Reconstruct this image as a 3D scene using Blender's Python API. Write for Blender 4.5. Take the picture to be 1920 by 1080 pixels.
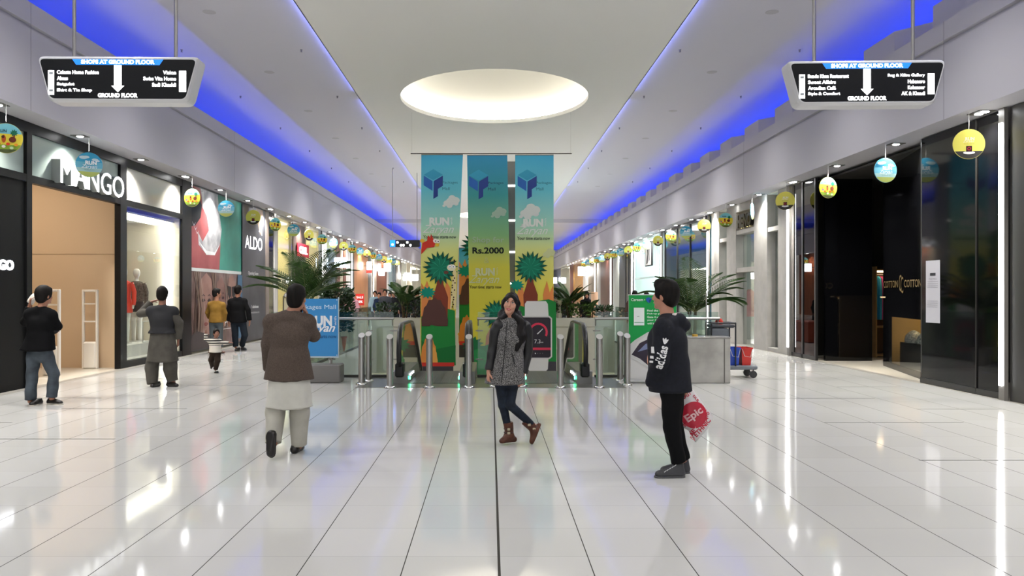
import bpy, math, random
import numpy as np
from mathutils import Vector, Matrix
from mathutils.bvhtree import BVHTree

sc = bpy.context.scene
for o in list(bpy.data.objects):
    bpy.data.objects.remove(o)
random.seed(7)
PI = math.pi
F, VX, VY, EYE = 1526.0, 920.0, 550.0, 1.62      # focal length in 1920-wide pixels, vanishing point, eye height

# ---------------------------------------------------------------- camera
cd = bpy.data.cameras.new('camera'); cam = bpy.data.objects.new('camera', cd)
sc.collection.objects.link(cam)
cam.location = (0, 0, EYE); cam.rotation_euler = (PI/2, 0, 0)
cd.sensor_width = 36.0; cd.lens = F/1920*36
cd.shift_x = 40/1920; cd.shift_y = 10/1920
cd.clip_start = 0.05; cd.clip_end = 400
sc.camera = cam
# ---------------------------------------------------------------- view, world
sc.view_settings.view_transform = 'Standard'
sc.view_settings.look = 'None'
sc.view_settings.exposure = 0.62
sc.view_settings.gamma = 1.0
sc.view_settings.use_curve_mapping = False
cy = sc.cycles
cy.max_bounces = 8; cy.diffuse_bounces = 4; cy.glossy_bounces = 4
cy.transmission_bounces = 4; cy.transparent_max_bounces = 14
cy.caustics_reflective = False; cy.caustics_refractive = False
cy.sample_clamp_indirect = 4.0
cy.use_denoising = True
try: cy.use_light_tree = True
except Exception: pass
w = bpy.data.worlds.new('world'); sc.world = w; w.use_nodes = True
w.node_tree.nodes['Background'].inputs[0].default_value = (0.92, 0.95, 1.0, 1)
w.node_tree.nodes['Background'].inputs[1].default_value = 0.6

col = sc.collection
def light(name, kind, loc, energy, color=(1, 1, 1), rot=(0, 0, 0), **kw):
    d = bpy.data.lights.new(name, kind); d.energy = energy; d.color = color
    for k, v in kw.items(): setattr(d, k, v)
    o = bpy.data.objects.new(name, d); o.location = loc; o.rotation_euler = rot
    col.objects.link(o); return o
BLUE = (0.03, 0.075, 1.0)
# blue cove lamps lying on the ledges behind both fascias, shining up
for s, X, Z in ((-1, -8.9, 5.16), (1, 9.1, 5.72)):
    for k in range(6):
        light('cove_lamp', 'AREA', (X, 2+8+k*17.5, Z), 135, BLUE, (PI, math.radians(-25)*s, 0),
              shape='RECTANGLE', size=0.10, size_y=17.0)
# thin blue strip in the slot beside the central ceiling panel
for X, s in ((-3.72, -1), (3.93, 1)):
    for k in range(5):
        light('slot_lamp', 'AREA', (X, 3+10+k*20, 7.145), 17, (0.22, 0.28, 1.0), (PI, math.radians(55)*s, 0),
              shape='RECTANGLE', size=0.04, size_y=19.0)

# ---------------------------------------------------------------- helpers
def lin(c):
    c = c/255.0
    return c/12.92 if c <= 0.04045 else ((c+0.055)/1.055)**2.4
def rgb(h):
    if isinstance(h, str):
        h = h.lstrip('#'); return tuple(lin(int(h[i:i+2], 16)) for i in (0, 2, 4))
    return h
_M = {}
def mat(h, rough=0.6, metal=0.0, emit=0.0, spec=0.5, name=None, coat=0.0):
    if rough >= .8 and spec == .5: spec = .12
    key = (h, rough, metal, emit, spec, coat)
    if key in _M: return _M[key]
    m = bpy.data.materials.new(name or 'm'+str(h).strip('#')); m.use_nodes = True
    b = m.node_tree.nodes['Principled BSDF']; c = rgb(h)+(1,)
    b.inputs['Base Color'].default_value = c; b.inputs['Roughness'].default_value = rough
    b.inputs['Metallic'].default_value = metal; b.inputs['Specular IOR Level'].default_value = spec
    b.inputs['Coat Weight'].default_value = coat
    if emit:
        b.inputs['Emission Color'].default_value = c; b.inputs['Emission Strength'].default_value = emit
    _M[key] = m; return m
def nodes(m): return m.node_tree.nodes, m.node_tree.links
def varied(h, h2, scale=8.0, rough=0.7, detail=4, stretch=(1, 1, 1), bump=0.0, name='varied', lo=0.35, hi=0.65, spec=0.3, coord='Object'):
    """two colours mixed by noise, optional bump"""
    m = bpy.data.materials.new(name); m.use_nodes = True; n, l = nodes(m)
    b = n['Principled BSDF']; b.inputs['Roughness'].default_value = rough; b.inputs['Specular IOR Level'].default_value = spec
    tc = n.new('ShaderNodeTexCoord'); mp = n.new('ShaderNodeMapping'); mp.inputs['Scale'].default_value = stretch
    no = n.new('ShaderNodeTexNoise'); no.inputs['Scale'].default_value = scale; no.inputs['Detail'].default_value = detail
    cr = n.new('ShaderNodeValToRGB'); cr.color_ramp.elements[0].position = lo; cr.color_ramp.elements[1].position = hi
    cr.color_ramp.elements[0].color = rgb(h)+(1,); cr.color_ramp.elements[1].color = rgb(h2)+(1,)
    l.new(tc.outputs[coord], mp.inputs[0]); l.new(mp.outputs[0], no.inputs['Vector']); l.new(no.outputs[0], cr.inputs[0])
    l.new(cr.outputs[0], b.inputs['Base Color'])
    if bump:
        bp = n.new('ShaderNodeBump'); bp.inputs['Strength'].default_value = bump; bp.inputs['Distance'].default_value = 0.01
        l.new(no.outputs[0], bp.inputs['Height']); l.new(bp.outputs[0], b.inputs['Normal'])
    return m
def wood(h, h2, name='wood'):
    return varied(h, h2, scale=3.0, stretch=(3, 3, 0.25), rough=0.4, name=name, lo=0.3, hi=0.7)
def glass(tint=(0.9, 0.95, 0.93), refl=1.0, rough=0.0, name='glass', base=0.04):
    m = bpy.data.materials.new(name); m.use_nodes = True; n, l = nodes(m)
    n.remove(n['Principled BSDF']); out = n['Material Output']
    tr = n.new('ShaderNodeBsdfTransparent'); tr.inputs[0].default_value = tint+(1,)
    gl = n.new('ShaderNodeBsdfGlossy'); gl.inputs['Roughness'].default_value = rough
    gl.inputs['Color'].default_value = (refl, refl, refl, 1)
    lw = n.new('ShaderNodeLayerWeight'); lw.inputs['Blend'].default_value = 0.5
    pw = n.new('ShaderNodeMath'); pw.operation = 'POWER'; pw.inputs[1].default_value = 4.5
    l.new(lw.outputs['Facing'], pw.inputs[0])
    mx = n.new('ShaderNodeMixShader')
    ad = n.new('ShaderNodeMath'); ad.operation = 'MULTIPLY_ADD'; ad.use_clamp = True
    ad.inputs[1].default_value = 1-base; ad.inputs[2].default_value = base
    l.new(pw.outputs[0], ad.inputs[0]); l.new(ad.outputs[0], mx.inputs[0])
    l.new(tr.outputs[0], mx.inputs[1]); l.new(gl.outputs[0], mx.inputs[2]); l.new(mx.outputs[0], out.inputs[0])
    return m
def ramp_z(stops, z0, z1, rough=0.5, name='printed_gradient'):
    """printed vertical gradient between world heights z0 and z1 of a flat print"""
    m = bpy.data.materials.new(name); m.use_nodes = True; n, l = nodes(m)
    b = n['Principled BSDF']; b.inputs['Roughness'].default_value = rough; b.inputs['Specular IOR Level'].default_value = 0.2
    tc = n.new('ShaderNodeTexCoord'); sp = n.new('ShaderNodeSeparateXYZ'); mr = n.new('ShaderNodeMapRange')
    mr.inputs['From Min'].default_value = z0; mr.inputs['From Max'].default_value = z1
    cr = n.new('ShaderNodeValToRGB')
    e = cr.color_ramp.elements
    e[0].position = stops[0][0]; e[0].color = rgb(stops[0][1])+(1,)
    e[1].position = stops[-1][0]; e[1].color = rgb(stops[-1][1])+(1,)
    for p, c in stops[1:-1]:
        q = e.new(p); q.color = rgb(c)+(1,)
    l.new(tc.outputs['Object'], sp.inputs[0]); l.new(sp.outputs['Z'], mr.inputs['Value'])
    l.new(mr.outputs[0], cr.inputs[0]); l.new(cr.outputs[0], b.inputs['Base Color'])
    return m

def W(px, py, Y):
    """point at distance Y that a pixel of the 1920x1080 frame looks at"""
    return Vector(((px-VX)*Y/F, Y, EYE-(py-VY)*Y/F))
def YL(px): return 7.95*F/(VX-px)
def YR(px): return 7.80*F/(px-VX)

class MB:
    def __init__(s): s.v, s.f, s.m, s.sm = [], [], [], []
    def add(s, v, f, m=0, smooth=False):
        o = len(s.v); s.v += [tuple(p) for p in v]
        for q in f: s.f.append([i+o for i in q]); s.m.append(m); s.sm.append(smooth)
        return s
    def box(s, x0, x1, y0, y1, z0, z1, m=0):
        v = [(x0,y0,z0),(x1,y0,z0),(x1,y1,z0),(x0,y1,z0),(x0,y0,z1),(x1,y0,z1),(x1,y1,z1),(x0,y1,z1)]
        return s.add(v, [(3,2,1,0),(4,5,6,7),(0,1,5,4),(1,2,6,5),(2,3,7,6),(3,0,4,7)], m)
    def bbox(s, x0, x1, y0, y1, z0, z1, r=0.02, m=0):
        """box with chamfered edges"""
        r = min(r, (x1-x0)/2.01, (y1-y0)/2.01, (z1-z0)/2.01)
        rings = []
        for z, k in ((z0, r), (z0+r, 0), (z1-r, 0), (z1, r)):
            a, b, c, d = x0+k, x1-k, y0+k, y1-k
            e = r if k == 0 else r*0.6
            rings.append([(a+e,c,z),(b-e,c,z),(b,c+e,z),(b,d-e,z),(b-e,d,z),(a+e,d,z),(a,d-e,z),(a,c+e,z)])
        v = sum(rings, []); f = [tuple(range(7,-1,-1)), tuple(range(24,32))]
        for i in range(3):
            for j in range(8):
                k = (j+1) % 8; f.append((i*8+j, i*8+k, i*8+8+k, i*8+8+j))
        return s.add(v, f, m)
    def quad(s, pts, m=0): return s.add(pts, [tuple(range(len(pts)))], m)
    def prism(s, poly, d, m=0):
        """3-D polygon swept along vector d"""
        n = len(poly); d = Vector(d); v = [Vector(p) for p in poly]+[Vector(p)+d for p in poly]
        f = [tuple(range(n-1,-1,-1)), tuple(range(n,2*n))]+[(i,(i+1)%n,n+(i+1)%n,n+i) for i in range(n)]
        return s.add(v, f, m)
    def cyl(s, p, q, r0, r1=None, n=12, m=0, smooth=True, caps=True):
        p, q = Vector(p), Vector(q); r1 = r0 if r1 is None else r1
        d = (q-p).normalized(); u = d.orthogonal().normalized(); w_ = d.cross(u)
        v = []
        for c, r in ((p, r0), (q, r1)):
            for i in range(n):
                a = 2*PI*i/n; v.append(c+u*math.cos(a)*r+w_*math.sin(a)*r)
        s.add(v, [(i,(i+1)%n,n+(i+1)%n,n+i) for i in range(n)], m, smooth)
        if caps: s.add(v[:n], [tuple(range(n-1,-1,-1))], m); s.add(v[n:], [tuple(range(n))], m)
        return s
    def lathe(s, c, prof, n=24, m=0, smooth=True, sx=1, sy=1):
        c = Vector(c); v = []
        for r, z in prof:
            for i in range(n):
                a = 2*PI*i/n; v.append((c.x+r*math.cos(a)*sx, c.y+r*math.sin(a)*sy, c.z+z))
        f = []
        for k in range(len(prof)-1):
            for i in range(n):
                j = (i+1)%n; f.append((k*n+i, k*n+j, k*n+n+j, k*n+n+i))
        return s.add(v, f, m, smooth)
    def tube(s, path, r, n=8, m=0, smooth=True):
        P = [Vector(p) for p in path]; v = []
        t0 = (P[1]-P[0]).normalized(); u = t0.orthogonal().normalized()
        for i, p in enumerate(P):
            t = (P[min(i+1,len(P)-1)]-P[max(i-1,0)]).normalized()
            u = (u-t*u.dot(t)).normalized(); w_ = t.cross(u)
            rr = r[i] if isinstance(r, (list, tuple)) else r
            for k in range(n):
                a = 2*PI*k/n; v.append(p+u*math.cos(a)*rr+w_*math.sin(a)*rr)
        f = [(i*n+k, i*n+(k+1)%n, i*n+n+(k+1)%n, i*n+n+k) for i in range(len(P)-1) for k in range(n)]
        s.add(v, f, m, smooth)
        s.add(v[:n], [tuple(range(n-1,-1,-1))], m); s.add(v[-n:], [tuple(range(n))], m)
        return s
    def rail(s, path, wx, t, m=0, x=0.0):
        """belt: path of (y,z), width wx across x, thickness t"""
        P = [Vector((p[0], p[1])) for p in path]; v = []
        for i, p in enumerate(P):
            d = (P[min(i+1,len(P)-1)]-P[max(i-1,0)]).normalized(); nn = Vector((-d.y, d.x))
            for sx_, st in ((-1,-.6),(-.7,-1),(.7,-1),(1,-.6),(1,.6),(.7,1),(-.7,1),(-1,.6)):
                q = p+nn*t/2*st; v.append((x+sx_*wx/2, q.x, q.y))
        n = 8
        f = [(i*n+k, i*n+(k+1)%n, i*n+n+(k+1)%n, i*n+n+k) for i in range(len(P)-1) for k in range(n)]
        s.add(v, f, m, True); s.add(v[:n], [tuple(range(n))], m); s.add(v[-n:], [tuple(range(n-1,-1,-1))], m)
        return s
    def build(s, name, mats, parent=None, loc=None):
        me = bpy.data.meshes.new(name); me.from_pydata(s.v, [], s.f)
        mats = mats if isinstance(mats, (list, tuple)) else [mats]
        for a in mats: me.materials.append(a)
        me.polygons.foreach_set('material_index', [min(i, len(mats)-1) for i in s.m])
        me.polygons.foreach_set('use_smooth', s.sm)
        me.update()
        o = bpy.data.objects.new(name, me); col.objects.link(o)
        if parent is not None: o.parent = parent
        if loc is not None: o.location = loc
        return o
def tag(o, label=None, cat=None, group=None, kind=None):
    if label: o['label'] = label
    if cat: o['category'] = cat
    if group: o['group'] = group
    if kind: o['kind'] = kind
    return o
def empty(name, loc=(0, 0, 0), label=None, cat=None, group=None, kind=None, rz=0):
    o = bpy.data.objects.new(name, None); col.objects.link(o); o.location = loc; o.rotation_euler = (0, 0, rz)
    o.empty_display_size = 0.1
    return tag(o, label, cat, group, kind)
def copy_tree(o, loc=None, label=None, group=None, parent=None):
    c = o.copy(); col.objects.link(c)
    if parent is not None: c.parent = parent
    if loc is not None: c.location = loc
    if label: c['label'] = label
    if group: c['group'] = group
    for ch in o.children: copy_tree(ch, parent=c)
    return c
ORD = ['first','second','third','fourth','fifth','sixth','seventh','eighth','ninth','tenth','eleventh','twelfth','thirteenth',
       'fourteenth','fifteenth','sixteenth','seventeenth','eighteenth','nineteenth','twentieth','twenty-first','twenty-second',
       'twenty-third','twenty-fourth','twenty-fifth','twenty-sixth','twenty-seventh','twenty-eighth','twenty-ninth','thirtieth',
       'thirty-first','thirty-second','thirty-third','thirty-fourth','thirty-fifth','thirty-sixth']

# ---- lettering
_T = {}
def textgeo(body, bold=0.0, extrude=0.0, shear=0.0, spacing=1.0):
    key = (body, bold, extrude, shear, spacing)
    if key in _T: return _T[key]
    c = bpy.data.curves.new('t', 'FONT'); c.body = body; c.size = 1; c.offset = bold; c.extrude = extrude; c.shear = shear
    c.space_character = spacing; c.resolution_u = 3
    o = bpy.data.objects.new('t', c); col.objects.link(o)
    bpy.context.view_layer.update()
    me = bpy.data.meshes.new_from_object(o.evaluated_get(bpy.context.evaluated_depsgraph_get()))
    V = np.array([v.co[:] for v in me.vertices]).reshape(-1, 3); Fc = [list(p.vertices) for p in me.polygons]
    bpy.data.objects.remove(o); bpy.data.meshes.remove(me)
    if len(V):
        V[:, 0] -= V[:, 0].min(); V[:, 1] -= V[:, 1].min()
    _T[key] = (V, Fc); return V, Fc
class Art:
    """flat print: 2-D shapes (u right, v up, metres) laid on a plane, each layer a hair in front of the last"""
    def __init__(s, o, u=(1, 0, 0), v=(0, 0, 1), step=0.0012):
        s.o, s.u, s.w = Vector(o), Vector(u), Vector(v); s.n = s.u.cross(s.w); s.k = 1; s.step = step
        s.mb = MB(); s.mats = []
    def pt(s, a, b, h): return s.o+s.u*a+s.w*b+s.n*h
    def mi(s, c):
        m = mat(c, 0.55, spec=0.2) if isinstance(c, str) else c
        if m not in s.mats: s.mats.append(m)
        return s.mats.index(m)
    def poly(s, pts, c, layer=None):
        h = (s.k if layer is None else layer)*s.step
        s.mb.quad([s.pt(a, b, h) for a, b in pts], s.mi(c))
        if layer is None: s.k += 1
        return s
    def rect(s, a, b, a2, b2, c): return s.poly([(a,b),(a2,b),(a2,b2),(a,b2)], c)
    def ell(s, a, b, ra, rb, c, n=20, t=0.0):
        return s.poly([(a+ra*math.cos(2*PI*i/n)*math.cos(t)-rb*math.sin(2*PI*i/n)*math.sin(t),
                        b+ra*math.cos(2*PI*i/n)*math.sin(t)+rb*math.sin(2*PI*i/n)*math.cos(t)) for i in range(n)], c)
    def star(s, a, b, r0, r1, k, c, ph=0.0, sy=1.0):
        return s.poly([(a+(r1 if i%2 else r0)*math.cos(ph+PI*i/k), b+sy*(r1 if i%2 else r0)*math.sin(ph+PI*i/k)) for i in range(2*k)], c)
    def text(s, body, a, b, c, h=None, w=None, bold=0.0, shear=0.0, rot=0.0, align='l', extrude=0.0, spacing=1.0, depth=0.0):
        V, Fc = textgeo(body, bold, extrude, shear, spacing)
        if not len(V): return s
        W_, H_ = V[:, 0].max(), V[:, 1].max()
        ky = (h/H_) if h else (w/W_); kx = (w/W_) if w else ky
        x = V[:, 0]*kx; y = V[:, 1]*ky; wd = W_*kx
        x = x-(wd/2 if align == 'c' else wd if align == 'r' else 0)
        cr, sr = math.cos(rot), math.sin(rot)
        hh = s.k*s.step; s.k += 1
        P = [s.pt(a+x[i]*cr-y[i]*sr, b+x[i]*sr+y[i]*cr, hh+depth+V[i, 2]*ky) for i in range(len(V))]
        s.mb.add(P, Fc, s.mi(c)); return s
    def build(s, name, parent=None): return s.mb.build(name, s.mats, parent)
# ================================================================ the hall
WHITE = mat('#d6d4d4', 0.75, name='white_plaster')
FASC = mat('#b9b7be', 0.7, name='fascia_paint')
STEEL = mat('#b9b7b3', 0.28, metal=1.0, name='brushed_steel')
STEEL2 = mat('#9a9892', 0.4, metal=0.9, name='dull_steel')
BLACK = mat('#0c0c0d', 0.35, name='black_frame')
LED = mat('#ffffff', 0.5, emit=9.0, name='white_led')
GLS = glass()
Y0, Y1 = -4.0, 104.0

BAYW = 540
def floor_material():
    m = bpy.data.materials.new('polished_white_tiles'); m.use_nodes = True; n, l = nodes(m)
    b = n['Principled BSDF']; b.inputs['Roughness'].default_value = 0.07; b.inputs['Specular IOR Level'].default_value = 0.4
    tc = n.new('ShaderNodeTexCoord'); sp = n.new('ShaderNodeSeparateXYZ'); l.new(tc.outputs['Object'], sp.inputs[0])
    def mth(op, a, b_=None, c=None):
        q = n.new('ShaderNodeMath'); q.operation = op
        for i, x in enumerate((a, b_, c)):
            if x is None: continue
            if isinstance(x, (int, float)): q.inputs[i].default_value = x
            else: l.new(x, q.inputs[i])
        return q.outputs[0]
    x, y = sp.outputs['X'], sp.outputs['Y']
    left = mth('LESS_THAN', x, 0.046)                       # the tiles left of the long joint sit 3 cm over
    xs = mth('ADD', x, mth('MULTIPLY', left, -0.08))
    ax = mth('FLOORED_MODULO', xs, 0.597); ay = mth('FLOORED_MODULO', mth('ADD', y, -0.21), 0.6)
    jx = mth('LESS_THAN', mth('MINIMUM', ax, mth('SUBTRACT', 0.597, ax)), 0.0032)
    jy = mth('MULTIPLY', mth('LESS_THAN', mth('MINIMUM', ay, mth('SUBTRACT', 0.6, ay)), 0.0024), 0.45)
    jc = mth('LESS_THAN', mth('ABSOLUTE', mth('SUBTRACT', x, 0.05)), 0.0085)
    j = mth('MAXIMUM', mth('MAXIMUM', jx, jy), jc)
    ix = mth('FLOOR', mth('DIVIDE', xs, 0.597)); iy = mth('FLOOR', mth('DIVIDE', mth('ADD', y, -0.21), 0.6))
    cv = n.new('ShaderNodeCombineXYZ'); l.new(ix, cv.inputs[0]); l.new(iy, cv.inputs[1])
    wn = n.new('ShaderNodeTexWhiteNoise'); wn.noise_dimensions = '3D'; l.new(cv.outputs[0], wn.inputs['Vector'])
    tile = n.new('ShaderNodeMix'); tile.data_type = 'RGBA'; l.new(wn.outputs['Value'], tile.inputs['Factor'])
    tile.inputs[6].default_value = rgb('#c6c5c1')+(1,); tile.inputs[7].default_value = rgb('#cac9c6')+(1,)
    mx = n.new('ShaderNodeMix'); mx.data_type = 'RGBA'; l.new(j, mx.inputs['Factor'])
    l.new(tile.outputs[2], mx.inputs[6]); mx.inputs[7].default_value = rgb('#45433f')+(1,)
    l.new(mx.outputs[2], b.inputs['Base Color'])
    # each tile lies a hair out of level
    ge = n.new('ShaderNodeNewGeometry'); vm = n.new('ShaderNodeVectorMath'); vm.operation = 'MULTIPLY_ADD'
    ctr = n.new('ShaderNodeVectorMath'); ctr.operation = 'SUBTRACT'; ctr.inputs[1].default_value = (.5, .5, .5); l.new(wn.outputs['Color'], ctr.inputs[0])
    l.new(ctr.outputs[0], vm.inputs[0]); vm.inputs[1].default_value = (0.003, 0.003, 0)
    l.new(ge.outputs['Normal'], vm.inputs[2])
    vn = n.new('ShaderNodeVectorMath'); vn.operation = 'NORMALIZE'; l.new(vm.outputs[0], vn.inputs[0])
    l.new(vn.outputs[0], b.inputs['Normal'])
    l.new(mth('ADD', mth('MULTIPLY', j, 0.4), 0.07), b.inputs['Roughness'])
    l.new(mth('MULTIPLY', mth('SUBTRACT', 1.0, mth('MINIMUM', mth('MULTIPLY', j, 1.9), 1.0)), 0.4), b.inputs['Specular IOR Level'])
    return m
FLOORM = floor_material()
VL, VR, VN, VF = -3.95, 4.12, 15.78, 27.0                  # the escalator void
fl = MB()
for a, b_, c, d in ((-7.75, 7.72, Y0, VN), (-7.75, VL, VN, VF), (VR, 7.72, VN, VF), (-7.75, 7.72, VF, Y1)):
    fl.quad([(a, c, 0), (b_, c, 0), (b_, d, 0), (a, d, 0)])
tag(fl.build('floor', FLOORM), kind='structure')
# darker granite kerb strips along the shops, pale floors inside them
MB().box(-7.95, -7.75, Y0, Y1, -.05, 0.002).box(7.72, 7.88, Y0, Y1, -.05, 0.002).build('trim_1', mat('#8e8b84', 0.35))['kind'] = 'structure'
MB().box(-13.5, -7.95, Y0, Y1, -.06, 0.0).box(7.88, 13.5, Y0, Y1, -.06, 0.0).build('floor_shops', mat('#cfc8ba', 0.25))['kind'] = 'structure'
# dark slots let into the tiles at both sides
sl = MB()
for a, b_, y in ((4.18,5.92,10.2),(5.97,7.2,11.39),(4.2,5.92,12.55),(6.0,7.1,14.1),(4.16,5.9,7.9),(5.97,7.2,9.05),(4.2,5.9,15.4),(6.0,7.1,16.9),
                 (-5.46,-4.18,9.05),(-7.1,-6.0,10.2),(-6.03,-4.27,11.44),(-7.2,-6.03,12.6),(-5.43,-4.2,14.3),(-7.3,-6.2,15.45),(-5.9,-4.9,17.2),(-7.2,-6.0,18.6),(-5.9,-4.9,20.1)):
    sl.box(a, b_, y-.014, y+.014, -.01, 0.0015)
tag(sl.build('trim_2', mat('#4a4945', 0.5)), kind='structure')
# steel landing plate of the escalators
tag(MB().box(-2.32, 2.33, 13.95, 15.8, -.2, 0.004).build('trim_3', mat('#77766f', 0.3, metal=0.75)), kind='structure')
# void: edges and the level below
vm_ = MB()
vm_.box(VL-.06, VR+.06, VN, VN+.12, -1.1, -0.001).box(VL-.06, VL, VN+.12, VF, -1.1, -0.001).box(VR, VR+.06, VN+.12, VF, -1.1, -0.001)
tag(vm_.build('trim_4', WHITE), kind='structure')
lo = MB(); lo.box(-13, 13, 10, 70, -5.2, -5.0)
tag(lo.build('floor_below', mat('#d9d6cc', 0.2)), kind='structure')
lw = MB(); lw.box(-13, 13, 48, 48.2, -5, -.2).box(-9, -8.8, 12, 48, -5, -.2).box(8.8, 9, 12, 48, -5, -.2)
tag(lw.build('wall_below', mat('#cfc9bb', 0.5)), kind='structure')
light('lower_level_lamp', 'AREA', (0, 38, -1.3), 900, (1, .97, .9), (0, 0, 0), shape='RECTANGLE', size=10, size_y=12)
light('lower_void_lamp', 'AREA', (0, 12.5, -1.3), 260, (1, .97, .9), (0, 0, 0), shape='RECTANGLE', size=8, size_y=3)

# ---- ceilings
HC, HS = 7.02, 7.22                                       # central panel, side bays
OX, OY, RX, RY = 0.1, 22.7, 2.6, 3.12
OVALS = [(OX, OY), (OX, OY-34.0+12.5), (OX, OY+34.0), (OX, OY+68.0)]
N = 64
def ring(cx, cy_, rx, ry, z, n=N): return [(cx+rx*math.cos(2*PI*i/n), cy_+ry*math.sin(2*PI*i/n), z) for i in range(n)]
cen = MB()
ys = sorted(o[1] for o in OVALS)
def with_hole(mb, x0, x1, y0, y1, cx, cy_, rx, ry, z):
    """rectangle round an oval hole, as a fan of quads"""
    inn = ring(cx, cy_, rx, ry, z); out = []
    for p in inn:
        dx, dy = p[0]-cx, p[1]-cy_
        t = min(((x1-cx) if dx > 0 else (x0-cx))/dx if abs(dx) > 1e-9 else 1e9, ((y1-cy_) if dy > 0 else (y0-cy_))/dy if abs(dy) > 1e-9 else 1e9)
        out.append((cx+dx*t, cy_+dy*t, z))
    mb.add(inn+out, [((i+1)%N, i, N+i, N+(i+1)%N) for i in range(N)])
    for i in range(N):                                     # corner wedges
        a, b_ = out[i], out[(i+1)%N]
        if abs(a[0]-b_[0]) > 1e-6 and abs(a[1]-b_[1]) > 1e-6:
            c = (x0 if (a[0]+b_[0])/2 < cx else x1, y0 if (a[1]+b_[1])/2 < cy_ else y1, z)
            mb.quad([a, c, b_])
XL, XR = -3.64, 3.84
bounds = [Y0]+[(ys[i]+ys[i+1])/2 for i in range(len(ys)-1)]+[Y1]
for i, y in enumerate(ys):
    with_hole(cen, XL, XR, bounds[i], bounds[i+1], OX, y, RX, RY, HC)
cen.box(XL, XL+.02, Y0, Y1, HC, HC+.09); cen.box(XR-.02, XR, Y0, Y1, HC, HC+.09)
for (cx, cy_) in OVALS:                                    # rim of each oval
    a, b_ = ring(cx, cy_, RX, RY, HC), ring(cx, cy_, RX, RY, HC+.11)
    cen.add(a+b_, [(i,(i+1)%N,N+(i+1)%N,N+i) for i in range(N)], 0, True)
    a, b_ = ring(cx, cy_, RX, RY, HC+.11), ring(cx, cy_, RX+.34, RY+.34, HC+.11)
    cen.add(a+b_, [(i,(i+1)%N,N+(i+1)%N,N+i) for i in range(N)])
tag(cen.build('ceiling_centre', mat('#f1f1ee', 0.8)), kind='structure')
sb = MB()
sb.box(-11.2, -3.3, Y0, Y1, HS, HS+.05).box(3.5, 11.2, Y0, Y1, HS, HS+.05).box(-11.3, -11.2, Y0, Y1, 4.4, HS+.05).box(11.2, 11.3, Y0, Y1, 4.4, HS+.05)
tag(sb.build('ceiling', mat('#d0cfd8', 0.85)), kind='structure')
WARM = mat('#fff9f0', 0.5, emit=24.0, name='warm_cove_tube')
DOME = mat('#e9e6da', 0.8)
for k, (cx, cy_) in enumerate(OVALS):
    r = empty('oval_ceiling_light', (cx, cy_, HC), 'big oval recessed ceiling dome with warm cove light, '+('in front of the hanging banners','just overhead behind the viewer','beyond the hanging banners','farthest down the hall')[k],
              'ceiling light', 'oval ceiling domes')
    d = MB(); prof = []
    for j in range(13):
        a = PI/2*j/12; prof.append((math.cos(a), .14+.78*math.sin(a)))
    v = []
    for rr, z in prof: v += ring(0, 0, (RX+.34)*rr+1e-4, (RY+.34)*rr+1e-4, z)
    d.add(v, [(kk*N+i, kk*N+(i+1)%N, kk*N+N+(i+1)%N, kk*N+N+i) for kk in range(12) for i in range(N)], 0, True)
    d.build('dome', DOME, r)
    t = MB(); pts = [(p[0], p[1], .15) for p in ring(0, 0, RX+.17, RY+.17, 0)]; t.tube(pts+[pts[0]], 0.022, 6)
    t.build('cove_tube', WARM, r)
# flat round unlit fittings and sprinkler heads in the side bays
k = 0
for s in (-1, 1):
    for i in range(8):
        y = 11.8+i*4.4
        c = MB().cyl((0, 0, 0), (0, 0, -.006), .13, .13, 18); o = c.build('ceiling_fitting', mat('#b6b5bb', 0.6), None, (s*5.6, y, HS))
        tag(o, f'flat round grey fitting in the {"left" if s < 0 else "right"} ceiling bay, {ORD[i]} from the camera', 'ceiling light', 'round fittings in the ceiling bays')
        for X in (4.35, 7.1):
            c = MB().cyl((0, 0, 0), (0, 0, -.05), .03, .012, 8).cyl((0, 0, -.05), (0, 0, -.06), .025, .025, 8)
            o = c.build('sprinkler_head', mat('#8d8b93', 0.5), None, (s*X, y-1.9, HS))
            tag(o, f'small sprinkler on the {"left" if s < 0 else "right"} ceiling bay, {"inner" if X < 5 else "outer"} row, {ORD[i]} from the camera', 'sprinkler', 'ceiling sprinklers')
for y in (-2.0, 2.6, 7.2, 11.8, 16.4, 21.0, 26.0, 32.0, 39.0, 47.0, 56.0, 66.0, 78.0):
    for s in (-1, 1):
        light('added_bay_fill', 'SPOT', (s*5.6, y, HS-.03), BAYW*(1.0 if y < 24 else 1.5), (1.0, .985, .95), (0, math.radians(14)*s, 0), spot_size=math.radians(140), spot_blend=1.0, shadow_soft_size=0.2)  # added unseen spots brightening floor and ceiling; the grey fittings do not glow
# ---- fascias
def sweep(prof, y0, y1, mb):
    n = len(prof); v = [(x, y0, z) for x, z in prof]+[(x, y1, z) for x, z in prof]
    mb.add(v, [(i,(i+1)%n,n+(i+1)%n,n+i) for i in range(n)]); mb.add(v[:n], [tuple(range(n))]); mb.add(v[n:], [tuple(range(n-1,-1,-1))])
fa = MB()
sweep([(-7.4,4.56),(-7.4,5.87),(-7.46,5.89),(-7.46,5.94),(-7.4,5.96),(-7.4,6.30),(-7.52,6.30),(-7.55,5.1),(-11.2,5.1),(-11.2,4.60),(-8.0,4.60),(-7.97,4.56)], Y0, Y1, fa)
tag(fa.build('fascia_left', FASC), kind='structure')
fb = MB()
sweep([(7.32,4.43),(7.32,5.62),(7.38,5.64),(7.38,5.69),(7.32,5.71),(7.32,6.01),(7.55,6.01),(7.6,5.6),(11.2,5.6),(11.2,4.47),(7.9,4.47),(7.87,4.43)], Y0, Y1, fb)
tag(fb.build('fascia_right', FASC), kind='structure')
se = MB()
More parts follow.
